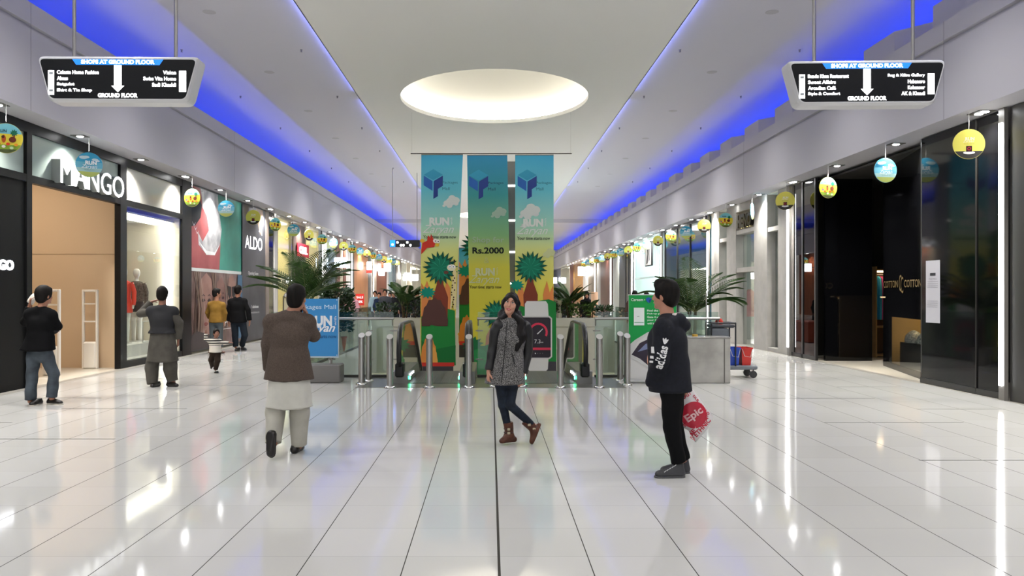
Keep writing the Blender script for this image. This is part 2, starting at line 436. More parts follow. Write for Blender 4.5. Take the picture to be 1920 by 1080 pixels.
for s, X, z0, z1 in ((-1, -7.4, 4.56, 6.3), (1, 7.32, 4.43, 6.01)):
    for k in range(9):
        y = 13.1+k*10.4 if s < 0 else 13.15+k*10.4
        se.box(X-.002 if s > 0 else X, X if s > 0 else X+.002, y-.006, y+.006, z0, z1)
tag(se.build('trim_5', mat('#8b8890', 0.7)), kind='structure')
st = MB()
for k in range(-2, 34):
    yb = 15.36+2.6*k
    P = [(8.25, yb-.8), (7.62, yb), (7.62, yb+1.26), (8.25, yb+1.8)]
    for i in range(3):
        (xa, ya), (xb, yb2) = P[i], P[i+1]
        d = Vector((xb-xa, yb2-ya)).normalized(); nn = Vector((-d.y, d.x))*.06
        st.prism([(xa, ya, 5.9), (xb, yb2, 5.9), (xb+abs(nn.x)*1, yb2+nn.y, 5.9), (xa+abs(nn.x), ya+nn.y, 5.9)], (0, 0, .66))
tag(st.build('trim_6', FASC), kind='structure')
# end wall and the header beam across the far bays
tag(MB().box(-13, 13, Y1, Y1+.2, 0, 8).build('wall_back', mat('#c9c6c0', 0.7)), kind='structure')
tag(MB().box(-13.6, -13.5, Y0, Y1, 0, 4.6).build('wall_left', mat('#a8a39a', 0.7)), kind='structure')
tag(MB().box(13.5, 13.6, Y0, Y1, 0, 4.5).build('wall_right', mat('#a8a39a', 0.7)), kind='structure')
tag(MB().box(-11, -3.7, 61.5, 62.0, 6.95, HS).box(3.9, 11, 61.5, 62, 6.95, HS).build('beam', WHITE), kind='structure')

# ---- soffit downlights (real lamps) and the printed discs that hang from them
SPOT = mat('#ffffff', 0.5, emit=30.0, name='downlight_lens')
def downlight(X, Y, Z, label, twin=False):
    r = empty('downlight', (X, Y, Z), label, 'ceiling light', 'downlights in the soffits')
    ho = MB().box(-.13, .13, -.17 if twin else -.11, .17 if twin else .11, -.012, .0); ho.build('housing', mat('#55534f', 0.4), r)
    for dy in ((-.075, .075) if twin else (0,)):
        MB().cyl((0, dy, -.0125), (0, dy, -.02), .062, .055, 16).build('lens', SPOT, r)
    return r
def spot(X, Y, Z, e=95, tilt=0):
    light('soffit_spot', 'SPOT', (X, Y, Z-.05), e, (1.0, .965, .9), (0, tilt, 0), spot_size=math.radians(125), spot_blend=0.9, shadow_soft_size=0.05)
SL_Y = [12.6, 15.2, 17.85]+[20.45+2.63*k for k in range(0, 24)]
SR_Y = [12.63, 15.3, 17.9, 20.5]+[23.1+2.6*k for k in range(0, 23)]
for side, ysr, X, Z in (('left', SL_Y, -7.62, 4.56), ('right', SR_Y, 7.55, 4.43)):
    for i, y in enumerate(ysr):
        downlight(X+(-.05 if side == 'left' else .07), y, Z, f'square recessed downlight over the {side} shopfronts, {ORD[i]} from the camera', twin=(i % 3 == 0))
        if i % 2 == 0 or i < 5: spot(X, y, Z, 560 if (i % 2 == 0 and i >= 5) else 330)
    for y in (-1.5, 1.5, 4.5, 7.3, 10.0): spot(X, y, Z, 330)

DISC_R = 0.232
def disc_mesh():
    m = MB(); n = 36
    m.cyl((0, -.006, 0), (0, .006, 0), DISC_R, DISC_R, n, smooth=False); return m
def disc_art(kind, back=False):
    a = Art((0, .0062, 0), (-1, 0, 0)) if back else Art((0, -.0062, 0), (1, 0, 0))
    R = DISC_R*.985
    def cap(v0, v1, c, n=22):                              # slice of the disc between two heights
        t0, t1 = math.asin(max(-1, min(1, v0/R))), math.asin(max(-1, min(1, v1/R)))
        right = [(R*math.cos(t0+(t1-t0)*i/n), R*math.sin(t0+(t1-t0)*i/n)) for i in range(n+1)]
        a.poly(right+[(-x, y) for x, y in reversed(right)], c)
    if kind == 'yellow':
        cap(-R, R, '#e6dd68'); cap(-R, -.11, '#3c3a38'); a.ell(0, -.135, .085, .024, '#f2f0ea')
        a.rect(-.042, -.12, .042, -.03, '#3d1d1f'); a.ell(0, -.072, .026, .026, '#c0394a'); a.ell(0, -.072, .016, .016, '#3d1d1f')
        a.text('RUN', 0.01, .055, '#f4f2dc', h=.05, bold=.04, align='c'); a.text('Zaryan', -.01, .012, '#f4f2dc', h=.05, shear=.4, align='c')
        a.text('Your time starts now', 0, -.005, '#55532c', h=.012, align='c')
    elif kind == 'blue':
        cap(-R, R, '#3f9fc6'); cap(-R, .05, '#6fb7cf'); cap(-R, -.06, '#a9cfcf'); cap(-R, -.13, '#b9c56e')
        for x, y, r in ((-.1, .13, .05), (-.05, .14, .04), (.1, .1, .04), (.14, .08, .03)): a.ell(x, y, r*1.4, r*.6, '#cfe5ea')
        a.text('RUN', .03, .0, '#ffffff', h=.075, bold=.05, align='c'); a.text('Zaryan', 0, -.085, '#ffffff', h=.085, shear=.4, align='c')
        a.text('Your time starts now', 0, -.1, '#4c6a77', h=.014, align='c')
    else:
        cap(-R, R, '#7cc2cf'); cap(-R, .07, '#e9d548'); cap(-R, -.1, '#8cab3c'); cap(-R, -.17, '#57603a')
        a.star(.11, .085, .06, .035, 9, '#1f6b4f'); a.rect(.1, 0, .122, .05, '#7b3a2b'); a.ell(.09, -.02, .05, .045, '#6d3324')
        a.text('RUN', -.05, .09, '#2d4754', h=.045, bold=.03, align='c'); a.ell(-.03, -.01, .03, .06, '#b8552a'); a.ell(-.04, .02, .022, .022, '#4c2c22')
        for x, y, c in ((-.15, -.05, '#8c66a8'), (-.1, -.09, '#cf5f36'), (.03, -.09, '#d8472f'), (.14, -.1, '#ef9c31'), (-.03, -.13, '#f3efdd'), (.08, -.15, '#c9e0b0'), (-.17, -.01, '#d9a43a')):
            a.ell(x, y, .027, .022, c)
    return a
PROTO = {}
def hang_disc(kind, X, Y, Zc, Zs, label, rz=0.0):
    if kind not in PROTO:
        r = empty('hanging_disc', (0, 0, 0))
        d = disc_mesh().build('disc', mat({'yellow': '#e6dd68', 'blue': '#6fb7cf', 'jungle': '#d9cf5a'}[kind], .45), r)
        disc_art(kind).build('print', r); disc_art(kind, True).build('print', r)
        s_ = MB().cyl((0, 0, DISC_R), (0, 0, 4.43-3.94), .0035, .0035, 5); s_.build('string', mat('#cfcfc8', .4), r)
        PROTO[kind] = r; o = r
        tag(o, label, 'hanging decoration', 'printed promotional discs'); o.location = (X, Y, Zc)
    else:
        o = copy_tree(PROTO[kind], (X, Y, Zc), label, 'printed promotional discs'); o['category'] = 'hanging decoration'
    o.rotation_euler = (0, 0, rz)
    # string reaches from the disc's rim up to the soffit
    for ch in o.children:
        if ch.name.startswith('string'): ch.scale = (1, 1, (Zs-Zc)/(4.43-3.94)); 
    return o
cyc = ['yellow', 'blue', 'jungle']
cnt = {}
def disc_label(kind, side):
    k = cnt.get((kind, side), 0); cnt[(kind, side)] = k+1
    look = {'yellow': 'yellow disc with small phone', 'blue': 'sky-blue disc with white script', 'jungle': 'multicoloured jungle disc'}[kind]
    return f'{look}, {ORD[k]} such along the {side} shopfronts'
for i, y in enumerate(SR_Y):
    if i > 20: break
    kind = ['yellow', 'blue', 'jungle'][i % 3]
    rz = {4: 1.05, 1: .15, 2: .3, 5: .1}.get(i, random.uniform(-.5, .5))
    hang_disc(kind, 7.42, y+.0, 3.95+random.uniform(-.02, .02), 4.43, disc_label(kind, 'right'), rz)
kl = ['jungle', 'blue', None, 'jungle', 'blue', 'yellow', 'jungle', 'blue', 'yellow', 'jungle', 'blue', 'yellow']
for i, y in enumerate(SL_Y):
    if i > 20: break
    kind = kl[i] if i < len(kl) else ['jungle', 'blue', 'yellow'][i % 3]
    if kind is None: continue
    rz = {1: .6, 6: .85, 8: .8}.get(i, random.uniform(-.5, .5))
    hang_disc(kind, -7.50, y, 4.02, 4.56, disc_label(kind, 'left'), rz)
# ================================================================ shopfronts
DARKGLS = glass((0.10, 0.11, 0.12), refl=0.85, name='tinted_glass', base=0.05)
BLACKP = mat('#08080a', 0.06, spec=0.35, name='black_lacquer')
CLEAR = glass((0.93, 0.96, 0.95), name='shop_glass', base=0.02)
def side_x(side, a, b):
    """distance a..b measured outward from the shop line"""
    return (-7.95-b, -7.95-a) if side < 0 else (7.80+a, 7.80+b)
def Yof(side, px): return YL(px) if side < 0 else YR(px)
TOP = {-1: 4.56, 1: 4.43}
def room(side, y0, y1, depth, back, root, sidec=None, ceil='#e8e6e0', lamp=3.0, lampc='#fff6e6', z1=4.4, dark=False, floorc=None):
    """what one sees through the glass: side walls, back wall, ceiling with a light panel"""
    xa, xb = side_x(side, 0.02, depth); s_ = 1 if side > 0 else -1
    xb_ = xb if side > 0 else xa
    MB().box(min(xb_, xb_+.06*s_), max(xb_, xb_+.06*s_), y0, y1, 0, z1).build('back_wall', back, root)
    MB().box(xa, xb, y0, y0+.05, 0, z1).box(xa, xb, y1-.05, y1, 0, z1).build('side_wall', sidec or back, root)
    MB().box(xa, xb, y0+.05, y1-.05, z1, z1+.04).build('shop_ceiling', mat(ceil, .8), root)
    if lamp:
        m = (xa+xb)/2
        MB().box(m-.32*depth, m+.32*depth, y0+(y1-y0)*.15, y1-(y1-y0)*.15, z1-.05, z1-.02).build('ceiling_light_panel', mat(lampc, .5, emit=lamp), root)
def facade(side, pa, pb, kind, label, col='#808080', col2=None, lamp=3.0, name=None, cat='shopfront', mull=(), trans=(), depth=3.2, fr='#1a1a1c', rough=.4, lampc='#fff6e6', group=None):
    y0, y1 = sorted((Yof(side, pa), Yof(side, pb))); z1 = TOP[side]-.01; s_ = 1 if side > 0 else -1
    X = 7.8 if side > 0 else -7.95
    def xr(a, b): return (X+a, X+b) if side > 0 else (X-b, X-a)
    if kind == 'panel':
        a, b = xr(0, .25); m = MB().box(a, b, y0, y1, 0, z1)
        o = m.build(name or 'wall_cladding', col if not isinstance(col, str) else mat(col, rough)); tag(o, label, cat, group); return o
    if kind == 'post':
        a, b = xr(-.03, .3); o = MB().bbox(a, b, y0, y1, 0, z1, .02).build(name or 'shop_pillar', col if not isinstance(col, str) else mat(col, rough)); tag(o, label, cat, group); return o
    r = empty(name or 'shopfront', (0, 0, 0), label, cat, group)
    room(side, y0, y1, depth, col if not isinstance(col, str) else mat(col, .7), r, lamp=lamp, z1=z1-.02, lampc=lampc)
    a, b = xr(.0, .012); MB().box(a, b, y0+.05, y1-.05, .1, z1-.08).build('glass_pane', CLEAR, r)
    a, b = xr(-.03, .06); f = MB(); FR = mat(fr, .35)
    f.box(a, b, y0, y0+.06, 0, z1).box(a, b, y1-.06, y1, 0, z1).box(a, b, y0+.06, y1-.06, z1-.1, z1).box(a, b, y0+.06, y1-.06, 0, .1)
    for t in mull: yy = y0+(y1-y0)*t; f.box(a, b, yy-.035, yy+.035, .1, z1-.1)
    for t in trans: f.box(a, b, y0+.06, y1-.06, t-.04, t+.04)
    f.build('frame', FR, r)
    return r
def led(side, px, label, z0=.22, z1=4.2, wd=.08):
    y = Yof(side, px); X = 7.8 if side > 0 else -7.95; s_ = -1 if side > 0 else 1
    r = empty('light_strip', (X, y, 0), label, 'light strip', 'vertical white light strips between shops')
    a, b = sorted((0, s_*.06)); MB().box(a, b, -.07, .07, 0, TOP[side]-.015).build('channel', mat('#6f6c68', .4), r)
    a, b = sorted((s_*.06, s_*.085)); MB().box(a, b, -wd/2, wd/2, z0, z1).build('diffuser', LED, r)
    return r
def prop(name, mb, mats, label, cat, group=None, parent=None):
    o = mb.build(name, mats, parent)
    if parent is None: tag(o, label, cat, group)
    return o
def fascia_sign(side, body, y, z, h, c, emit, label, w=None, rotz=None, plate=None, bold=.03, x=.08, extr=.04):
    """letters standing on the shopfront, read from the hall"""
    X = 7.8 if side > 0 else -7.95
    u = (0, 1, 0) if side < 0 else (0, -1, 0)
    o = (X+x, y, z) if side < 0 else (X-x, y, z)
    a = Art(o, u, (0, 0, 1)); cm = mat(c, .4, emit=emit) if emit else mat(c, .35)
    if plate: a.mb.prism([a.pt(p, q, -.03) for p, q in ((-plate[0], -plate[1]), (plate[0], -plate[1]), (plate[0], plate[1]), (-plate[0], plate[1]))], a.n*.029, a.mi(plate[2]))
    a.text(body, 0, -h/2, cm, h=h, w=w, bold=bold, align='c', extrude=extr)
    ob = a.build('shop_sign'); tag(ob, label, 'sign'); return ob

# ---- left, near: black wall, entrance with letters, display window
FRM = mat('#0a0a0b', .4, spec=.25)
X = -7.95
prop('wall_cladding', MB().box(X-.25, X, Y0, 13.9, 0, 3.54), mat('#0b0c0d', .5, spec=.15), 'matt black wall panel at the far left edge, small white letters on it', 'wall panel')
o = Art((X+.004, 13.55, 2.0), (0, 1, 0)); o.text('MANGO', 0, 0, mat('#f4f6ff', .4, emit=3), h=.17, w=.98, bold=.04, align='r', extrude=.05)
tag(o.build('shop_sign'), 'small white lit letters on the matt black panel at the left edge', 'sign')
tr = empty('entrance_surround', (0, 0, 0), 'black framed shop entrance with frosted transom glass above', 'shopfront')
f = MB()
f.box(X-.1, X+.03, Y0, 20.9, 4.38, 4.555)
for a_, b_ in ((Y0, 13.9), (14.06, 17.42), (17.72, 20.9)): f.box(X-.1, X+.028, a_, b_, 3.53, 3.66)
f.box(X-.1, X+.03, 13.9, 14.06, 0, 4.38).box(X-.1, X+.03, 17.42, 17.72, 0, 4.38)
f.box(X-.1, X+.028, 17.72, 20.9, 0, .14)
f.build('frame', FRM, tr)
FROST = mat('#a9b8b2', .25, name='frosted_glass')
for a, b in ((Y0, 13.9), (14.06, 17.42), (17.72, 20.92)):
    MB().box(X-.12, X-.03, a, b, 3.66, 4.38).build('transom_glass', FROST if a < 17 else mat('#c4c2b8', .22), tr)
prop('wall_cladding', MB().box(X-.3, X+.03, 20.92, 21.55, 0, 4.555), FRM, 'black pillar between the display window and the large mural', 'pillar')
a = Art((X+.02, 14.78, 3.63), (0, 1, 0))
a.text('MANGO', 0, 0, mat('#8d9290', .4), h=.44, w=2.55, bold=.0, extrude=.13, depth=.03)
a.text('MANGO', 0, 0, mat('#ffffff', .4, emit=1.6), h=.44, w=2.55, bold=.0, extrude=.004, depth=.122)
o = a.build('shop_sign', None); tag(o, 'large white lit block letters above the beige shop entrance', 'sign')
BEIGE = mat('#cdb393', .6)
sh = empty('shop_interior', (0, 0, 0), 'beige panelled entrance lobby inside the black framed shop', 'shop interior')
MB().box(-13.3, X-.13, 17.74, 17.8, 0, 2.465).box(-13.3, X-.13, 17.74, 17.8, 2.475, 4.3).box(-13.3, X-.13, 17.76, 17.8, 2.46, 2.48).build('partition', BEIGE, sh)
MB().box(-13.4, -13.3, 13.0, 17.8, 0, 4.3).build('back_wall', BEIGE, sh)
MB().box(-13.3, X-.13, 13.0, 17.74, 4.3, 4.35).build('shop_ceiling', mat('#e9e2d6', .8), sh)
MB().box(-13.3, X-.13, 12.9, 13.0, 0, 4.3).build('side_wall', BEIGE, sh)
MB().box(-11.5, -9.0, 14.2, 16.8, 4.25, 4.29).build('ceiling_light_panel', mat('#fff0dc', .5, emit=2.6), sh)
# display window
dw = empty('display_window', (0, 0, 0), 'brightly lit display window with mannequins between black frames', 'shop window')
MB().box(X-.015, X, 17.72, 20.92, .14, 3.53).build('glass_pane', CLEAR, dw)
MB().box(-10.8, X-.13, 17.81, 20.9, 0, .14).build('plinth', mat('#e6e3da', .3), dw)
MB().box(-10.3, -10.25, 17.81, 20.9, .14, 4.3).build('back_wall', mat('#8f918c', .5), dw)
MB().box(-10.24, -10.2, 18.3, 20.3, 1.2, 3.0).build('grey_screen', mat('#62655f', .25), dw)
MB().box(-10.3, X-.05, 20.9, 20.95, .14, 4.3).build('side_wall', mat('#e4dcc8', .5), dw)
MB().box(-8.32, -8.26, 20.80, 20.86, .2, 3.3).build('light_tube', LED, dw)
MB().box(-10.2, -8.1, 17.85, 20.85, 3.42, 3.46).build('shop_ceiling', mat('#e9e6dd', .6), dw)
MB().box(-8.6, -8.15, 17.9, 20.8, 3.36, 3.41).build('ceiling_light_panel', mat('#fff8e8', .5, emit=4.5), dw)
def mannequin(x, y, z, top, label, dress=None, h=1.78):
    r = empty('mannequin', (x, y, z), label, 'mannequin', 'mannequins in the display window')
    W_ = mat('#e8e6df', .3); m = MB()
    prof = [(.02,0),(.05,.0),(.045,.08),(.05,.25),(.062,.42),(.055,.5),(.075,.62),(.085,.8)]
    for s in (-1, 1):
        m.lathe((.075*s, 0, .0), prof, 14)
        m.tube([(.19*s, 0, 1.42), (.235*s, .02, 1.2), (.25*s, -.02, 1.0), (.24*s, -.06, .82)], [.045, .04, .032, .022], 10)
    m.lathe((0, 0, 0), [(.10,.76),(.165,.84),(.17,.93),(.13,1.06),(.125,1.12),(.155,1.28),(.17,1.38),(.12,1.46),(.05,1.5),(.045,1.56),(.05,1.58),(.075,1.62),(.085,1.68),(.08,1.74),(.05,1.79),(.0,1.8)], 20, sy=.7)
    m.build('body', W_, r)
    t = MB()
    if dress: t.lathe((0, 0, 0), [(.2,.72),(.205,.8),(.19,.95),(.16,1.08),(.165,1.25),(.185,1.38),(.14,1.46),(.07,1.49)], 20, sy=.75)
    else: t.lathe((0, 0, 0), [(.19,.98),(.185,1.05),(.18,1.15),(.18,1.28),(.19,1.38),(.14,1.46),(.07,1.49)], 20, sy=.75)
    for s in (-1, 1): t.tube([(.17*s, 0, 1.43), (.235*s, .02, 1.22), (.25*s, -.02, 1.0), (.245*s, -.04, .9)], [.06, .056, .05, .045], 10)
    t.build('top', top, r)
    if not dress:
        MB().lathe((0, 0, 0), [(.17,.72),(.18,.8),(.175,.92),(.15,1.0)], 18, sy=.75).build('skirt', mat('#1b1b1d', .7), r)
    MB().cyl((0, 0, -.02), (0, 0, .0), .17, .17, 20).build('stand', mat('#c9c7c0', .3), r)
    return r
mannequin(-8.85, 20.35, .44, varied('#35312d', '#6b6459', 30, name='sequin_knit'), 'white mannequin in a dark glittery top and short black skirt')
mannequin(-8.72, 19.35, .44, mat('#d8361d', .6), 'mannequin in a bright red coat half behind the window frame', dress=True)
b = MB(); b.box(-9.6, -8.35, 18.2, 20.75, .14, .42); prop('display_plinth', b, mat('#d4d1c8', .35), 'white display platform under the mannequins', 'platform')
fr = MB(); 
for p, q in (((-8.25, 19.3, .46), (-8.25, 19.3, .95)), ((-8.25, 19.9, .46), (-8.25, 19.9, .95)), ((-8.25, 19.3, .95), (-8.25, 19.9, .95)), ((-8.25, 19.3, .46), (-8.25, 19.9, .46))): fr.cyl(p, q, .014, .014, 6)
prop('wire_cube', fr, mat('#d8d8d2', .4), 'thin white open wire frame stool in the display window', 'display frame')
# anti-theft gates
for i, (gx, gy, lb) in enumerate(((-8.66, 16.05, 'white security gate near the black wall panel'), (-8.61, 17.5, 'white security gate against the beige partition'))):
    g = empty('security_gate', (gx, gy, 0), lb, 'security gate', 'security gates in the shop entrance')
    m = MB(); hh = 1.70
    m.bbox(-.17, -.125, -.04, .04, 0, hh, .012).bbox(.125, .17, -.04, .04, 0, hh, .012).bbox(-.125, .125, -.04, .04, hh-.05, hh, .012)
    for z in (1.0, 1.38): m.box(-.125, .125, -.03, .03, z, z+.03)
    m.build('frame', mat('#e4ddd2', .4), g)
    MB().bbox(-.14, .14, -.055, .055, 0, .58, .03).build('base_box', mat('#e9e4da', .35), g)
# ---- left: large mural
mu = empty('wall_mural', (0, 0, 0), 'tall hoarding with fashion photographs and white letters on charcoal', 'mural')
MB().box(X-.1, X-.02, 21.55, 28.66, 0.05, 4.54).build('board', mat('#33343a', .45), mu)
a = Art((X-.018, 21.6, .1), (0, 1, 0), step=.0005)
H = 4.4; M1 = 26.0-21.6
PINK, TEAL = varied('#8e3f42', '#a9585a', 1.2, name='print_pink', rough=.45), varied('#1f6a5e', '#3a8f7f', .8, name='print_teal', rough=.45)
a.rect(0, 0, M1, H, varied('#8d7570', '#5c4440', 2.2, name='print_faces', rough=.45))
a.rect(0, 2.17, M1, H, PINK)
a.poly([(2.3,2.2),(M1,2.2),(M1,H),(2.1,H),(2.0,3.6),(2.4,3.0)], TEAL)
a.poly([(0,3.3),(.35,3.35),(.75,3.6),(.85,3.95),(.5,4.25),(0,H)], '#23242c')
a.poly([(.75,H),(.95,3.95),(1.25,3.7),(1.4,3.3),(.9,2.95),(.55,3.2),(.6,2.85),(1.1,2.65),(1.9,2.62),(2.35,2.95),(2.5,3.4),(2.3,3.85),(2.15,H)], varied('#8d8d92', '#c2c1c4', 3, name='print_grey_wing', rough=.45))
a.poly([(.6,2.95),(1.2,2.72),(1.9,2.7),(2.3,2.95),(1.9,2.62),(1.2,2.6)], '#e4e4e4')
a.poly([(.8,4.3),(.9,3.9),(1.2,3.72),(1.05,4.0),(1.0,4.35)], '#dadada')
for k in range(3): a.poly([(.1+.12*k,3.45-.1*k),(.25+.12*k,3.33-.1*k),(.38+.12*k,3.45-.1*k),(.25+.12*k,3.36-.1*k)], '#d8d8de')
a.rect(0, 2.12, M1, 2.21, '#cfd3d2')
# cropped close-up portraits below, hair across them
FC1, FC2 = varied('#8b655c', '#a07a6e', 2.5, name='print_skin', rough=.45), varied('#6f4c45', '#8c665c', 2.5, name='print_skin_dark', rough=.45)
a.poly([(.55,.3),(.5,1.2),(.75,1.9),(1.2,2.1),(1.65,1.9),(1.8,1.3),(1.7,.8),(1.45,.35),(1.1,.12)], FC1)
a.poly([(1.95,.5),(1.9,1.3),(2.1,1.85),(2.5,2.0),(2.85,1.7),(2.9,1.1),(2.7,.65),(2.3,.4)], FC2)
a.poly([(2.95,.6),(2.9,1.4),(3.1,1.95),(3.5,2.1),(3.8,1.8),(3.8,1.0),(3.5,.55)], FC1)
for x, z, w_ in ((.95,1.32,.17),(1.42,1.32,.15),(2.2,1.38,.12),(2.6,1.38,.12)):
    a.poly([(x-w_,z),(x-w_*.3,z+.05),(x+w_*.4,z+.05),(x+w_,z),(x+w_*.2,z-.04),(x-w_*.5,z-.04)], '#3a2726'); a.poly([(x-w_,z+.12),(x,z+.18),(x+w_,z+.12),(x,z+.14)], '#3f2d2a')
for x, z, w_ in ((1.15,.66,.2),(2.4,.84,.15),(3.4,.95,.17)): a.poly([(x-w_,z),(x-w_*.3,z+.06),(x,z+.04),(x+w_*.3,z+.06),(x+w_,z),(x+w_*.3,z-.05),(x-w_*.3,z-.05)], '#7f4743')
for x, z in ((1.18,1.0),(2.4,1.12),(3.38,1.25)): a.poly([(x-.02,z+.2),(x+.03,z+.2),(x+.09,z-.03),(x,z-.07),(x-.09,z-.03)], '#7c564c')
a.poly([(3.0,1.75),(3.36,1.72),(3.34,1.45),(3.18,1.36),(3.03,1.5)], '#1b1718'); a.poly([(3.42,1.72),(3.78,1.75),(3.75,1.5),(3.6,1.36),(3.44,1.45)], '#1b1718')
random.seed(5)
for k in range(34):
    x = random.choice((.3,.45,1.75,1.85,2.9))+random.uniform(-.18,.22); x2 = x+random.uniform(-.35,.25); c_ = random.choice(('#8f7a6c','#5a433a','#a8968a','#6d564b','#3f2f2a'))
    a.poly([(x,2.1),(x+.03,2.1),(x2+.16,1.1),(x2+.03,.12),(x2,.12),(x2+.12,1.1)], c_)
a.poly([(3.75,.1),(M1,.1),(M1,2.1),(3.95,2.1)], '#42637f')
a.poly([(0,0),(2.2,0),(1.4,.35),(.4,.5),(0,.4)], '#514848')
a.text('Spring', 2.55, .55, '#e8e4e2', h=.34, shear=.3)
a.rect(2.5, .45, 4.0, .47, '#d8d4d2')
M2 = 28.66-21.6
a.rect(M1, 0, M2, H, varied('#2d2e33', '#3a3b41', 1.5, name='print_charcoal', rough=.4))
a.poly([(M1+.2,H),(M1+.12,4.1),(M1+.5,3.9),(M1+.75,H)], '#5a5048'); a.poly([(M1+1.5,H),(M1+1.7,3.9),(M1+2.05,3.5),(M1+2.35,3.9),(M1+2.35,H)], '#7a6658')
a.star(M1+2.1, 3.75, .26, .11, 4, '#eeeeee', .5)
a.text('ALDO', M1+.28, 2.98, mat('#f2f2f2', .4, emit=.6), h=.44, w=2.0, bold=.015)
a.text('Opening Soon', M1+.62, 2.1, '#d8d8d8', h=.15, w=1.15)
a.text('f  aldoshoes', M1+.95, 1.02, '#e0e0e0', h=.11, w=.85, bold=.02); a.text('www.aldoshoes.com', M1+.85, .85, '#c8c8c8', h=.07, w=1.05)
a.build('print', mu)
# ---- left, farther
facade(-1, 497, 503, 'post', 'brown-grey post at the far edge of the charcoal mural', '#6e625c', name='shop_pillar', cat='pillar')
facade(-1, 503, 513, 'panel', 'narrow black glossy panel behind the mural, before the cream shop', BLACKP, name='wall_cladding', cat='wall panel')
facade(-1, 513, 519, 'post', 'pale post at the near edge of the cream lit shop', '#b8b5b2', cat='pillar')
facade(-1, 519, 571, 'glass', 'cream lit glass shop behind the left palm', '#ece3b0', lamp=6, mull=(.45,), fr='#8a8475', lampc='#fff3cf')
prop('wall_cladding', MB().box(X-.06, X+.02, YL(549), YL(572), 0.1, 4.45), mat('#4c3b37', .5), 'dark brown panel above the red sign in the cream shop', 'wall panel')
fascia_sign(-1, 'OBEL', 34.2, 3.42, .3, '#ffffff', 3, 'red sign with white lit letters on the dark brown panel', w=1.4, plate=(1.05, .27, '#c5283a'))
facade(-1, 572, 596, 'glass', 'cream lit glass shop bay with pale frames beyond the red sign', '#e9e0b4', lamp=6, fr='#bdb59e', lampc='#fff3cf')
facade(-1, 596, 600, 'post', 'dark slim post with a light beside it, past the cream shop', '#33302f', cat='pillar')
led(-1, 602, 'slim light strip past the cream shop on the left side', wd=.1)
facade(-1, 604, 611, 'post', 'white pillar beside the blue-grey glass shop on the left', '#cfccc8', cat='pillar')
facade(-1, 611, 631, 'glass', 'blue-grey lit glass shop on the left side with white signs inside', '#9ba7b2', lamp=7, fr='#6b5a50', lampc='#f2f7ff')
facade(-1, 631, 637, 'post', 'reddish brown post right of the blue-grey glass shop', '#6e3a2c', cat='pillar')
facade(-1, 637, 643, 'panel', 'pale cream panel between two reddish brown posts', '#b5ad98', cat='wall panel')
facade(-1, 643, 648, 'post', 'reddish brown post before the wide white pillar on the left', '#713d2e', cat='pillar')
facade(-1, 648, 656, 'post', 'wide white pillar before the wooden shop on the left', '#d6d3cf', cat='pillar')
led(-1, 657.5, 'bright strip light in front of the black jamb of the wooden shop', wd=.16)
facade(-1, 659, 664, 'panel', 'black jamb of the wooden clad shop', '#151517', cat='wall panel')
facade(-1, 664, 690, 'panel', 'tall orange-brown wooden cladding with a small red lantern sign', wood('#9b6238', '#b57a4a'), cat='wall panel')
facade(-1, 690, 697, 'panel', 'black panel on the far side of the orange-brown wood', '#17171a', cat='wall panel')
led(-1, 698.5, 'bright strip light past the orange-brown wooden cladding', wd=.2)
facade(-1, 700, 706, 'panel', 'beige panel past the second left strip light', '#b9a894', cat='wall panel')
facade(-1, 706, 725, 'panel', 'dark reddish wooden cladding with white signs, far left', wood('#6b3420', '#87492d'), cat='wall panel')
facade(-1, 725, 728, 'post', 'white post past the dark reddish wood', '#e2e0dc', cat='pillar')
facade(-1, 728, 741, 'glass', 'light blue glazed shop in the far left distance', '#b8cdd3', lamp=6, fr='#39424a', mull=(.7,), lampc='#eef6ff')
facade(-1, 741, 752, 'panel', 'grey panels past the light blue glazed shop', '#8f8a80', cat='wall panel')
facade(-1, 752, 762, 'glass', 'white glowing shop in the far left distance', '#f2f0ea', lamp=7, fr='#c9c5bb')
facade(-1, 762, 772, 'panel', 'cream wall panels in the far left distance', '#cfc7ae', cat='wall panel')
facade(-1, 772, 800, 'glass', 'last glowing shop visible beside the left banner', '#f4efe2', lamp=7, fr='#d7d2c6', mull=(.3, .6))
LS = mat('#ffffff', .4, emit=7)
def blade_sign(side, px, z, h, wd, m, label, m2=None):
    """sign hung out from the shopfront, facing down the hall"""
    y = Yof(side, px); X_ = -7.92 if side < 0 else 7.77; s_ = 1 if side < 0 else -1
    r = empty('blade_sign', (X_+s_*(.12+wd/2), y, z), label, 'sign')
    MB().bbox(-wd/2, wd/2, -.06, .06, -h/2, h/2, .03).build('light_box', m, r)
    if m2: MB().bbox(-wd/2-.02, wd/2+.02, -.05, .05, -h/2-.2, -h/2-.01, .02).build('lower_box', m2, r)
    b_ = MB(); x0, x1 = sorted((-s_*(wd/2+.18), -s_*wd/2)); b_.box(x0, x1, -.02, .02, -.03, .03); b_.build('bracket', STEEL2, r); return r
blade_sign(-1, 683, 3.35, .5, .32, LS, 'lit white box sign with a red lower part on the orange-brown wood', mat('#c33b32', .5, emit=.8))
blade_sign(-1, 706, 3.1, .5, .42, LS, 'blank white glowing box sign left of the dark reddish wood')
blade_sign(-1, 716, 3.5, .6, .5, LS, 'blank white glowing box sign in front of the dark reddish wood')
blade_sign(-1, 621, 3.15, .5, .6, mat('#dff0ff', .4, emit=4), 'pale blue glowing sign in the blue-grey glass shop')
blade_sign(-1, 755, 3.2, .55, .5, LS, 'small white glowing sign in the far left distance')
blade_sign(-1, 770, 3.2, .6, .6, LS, 'farthest white glowing sign beside the left banner')
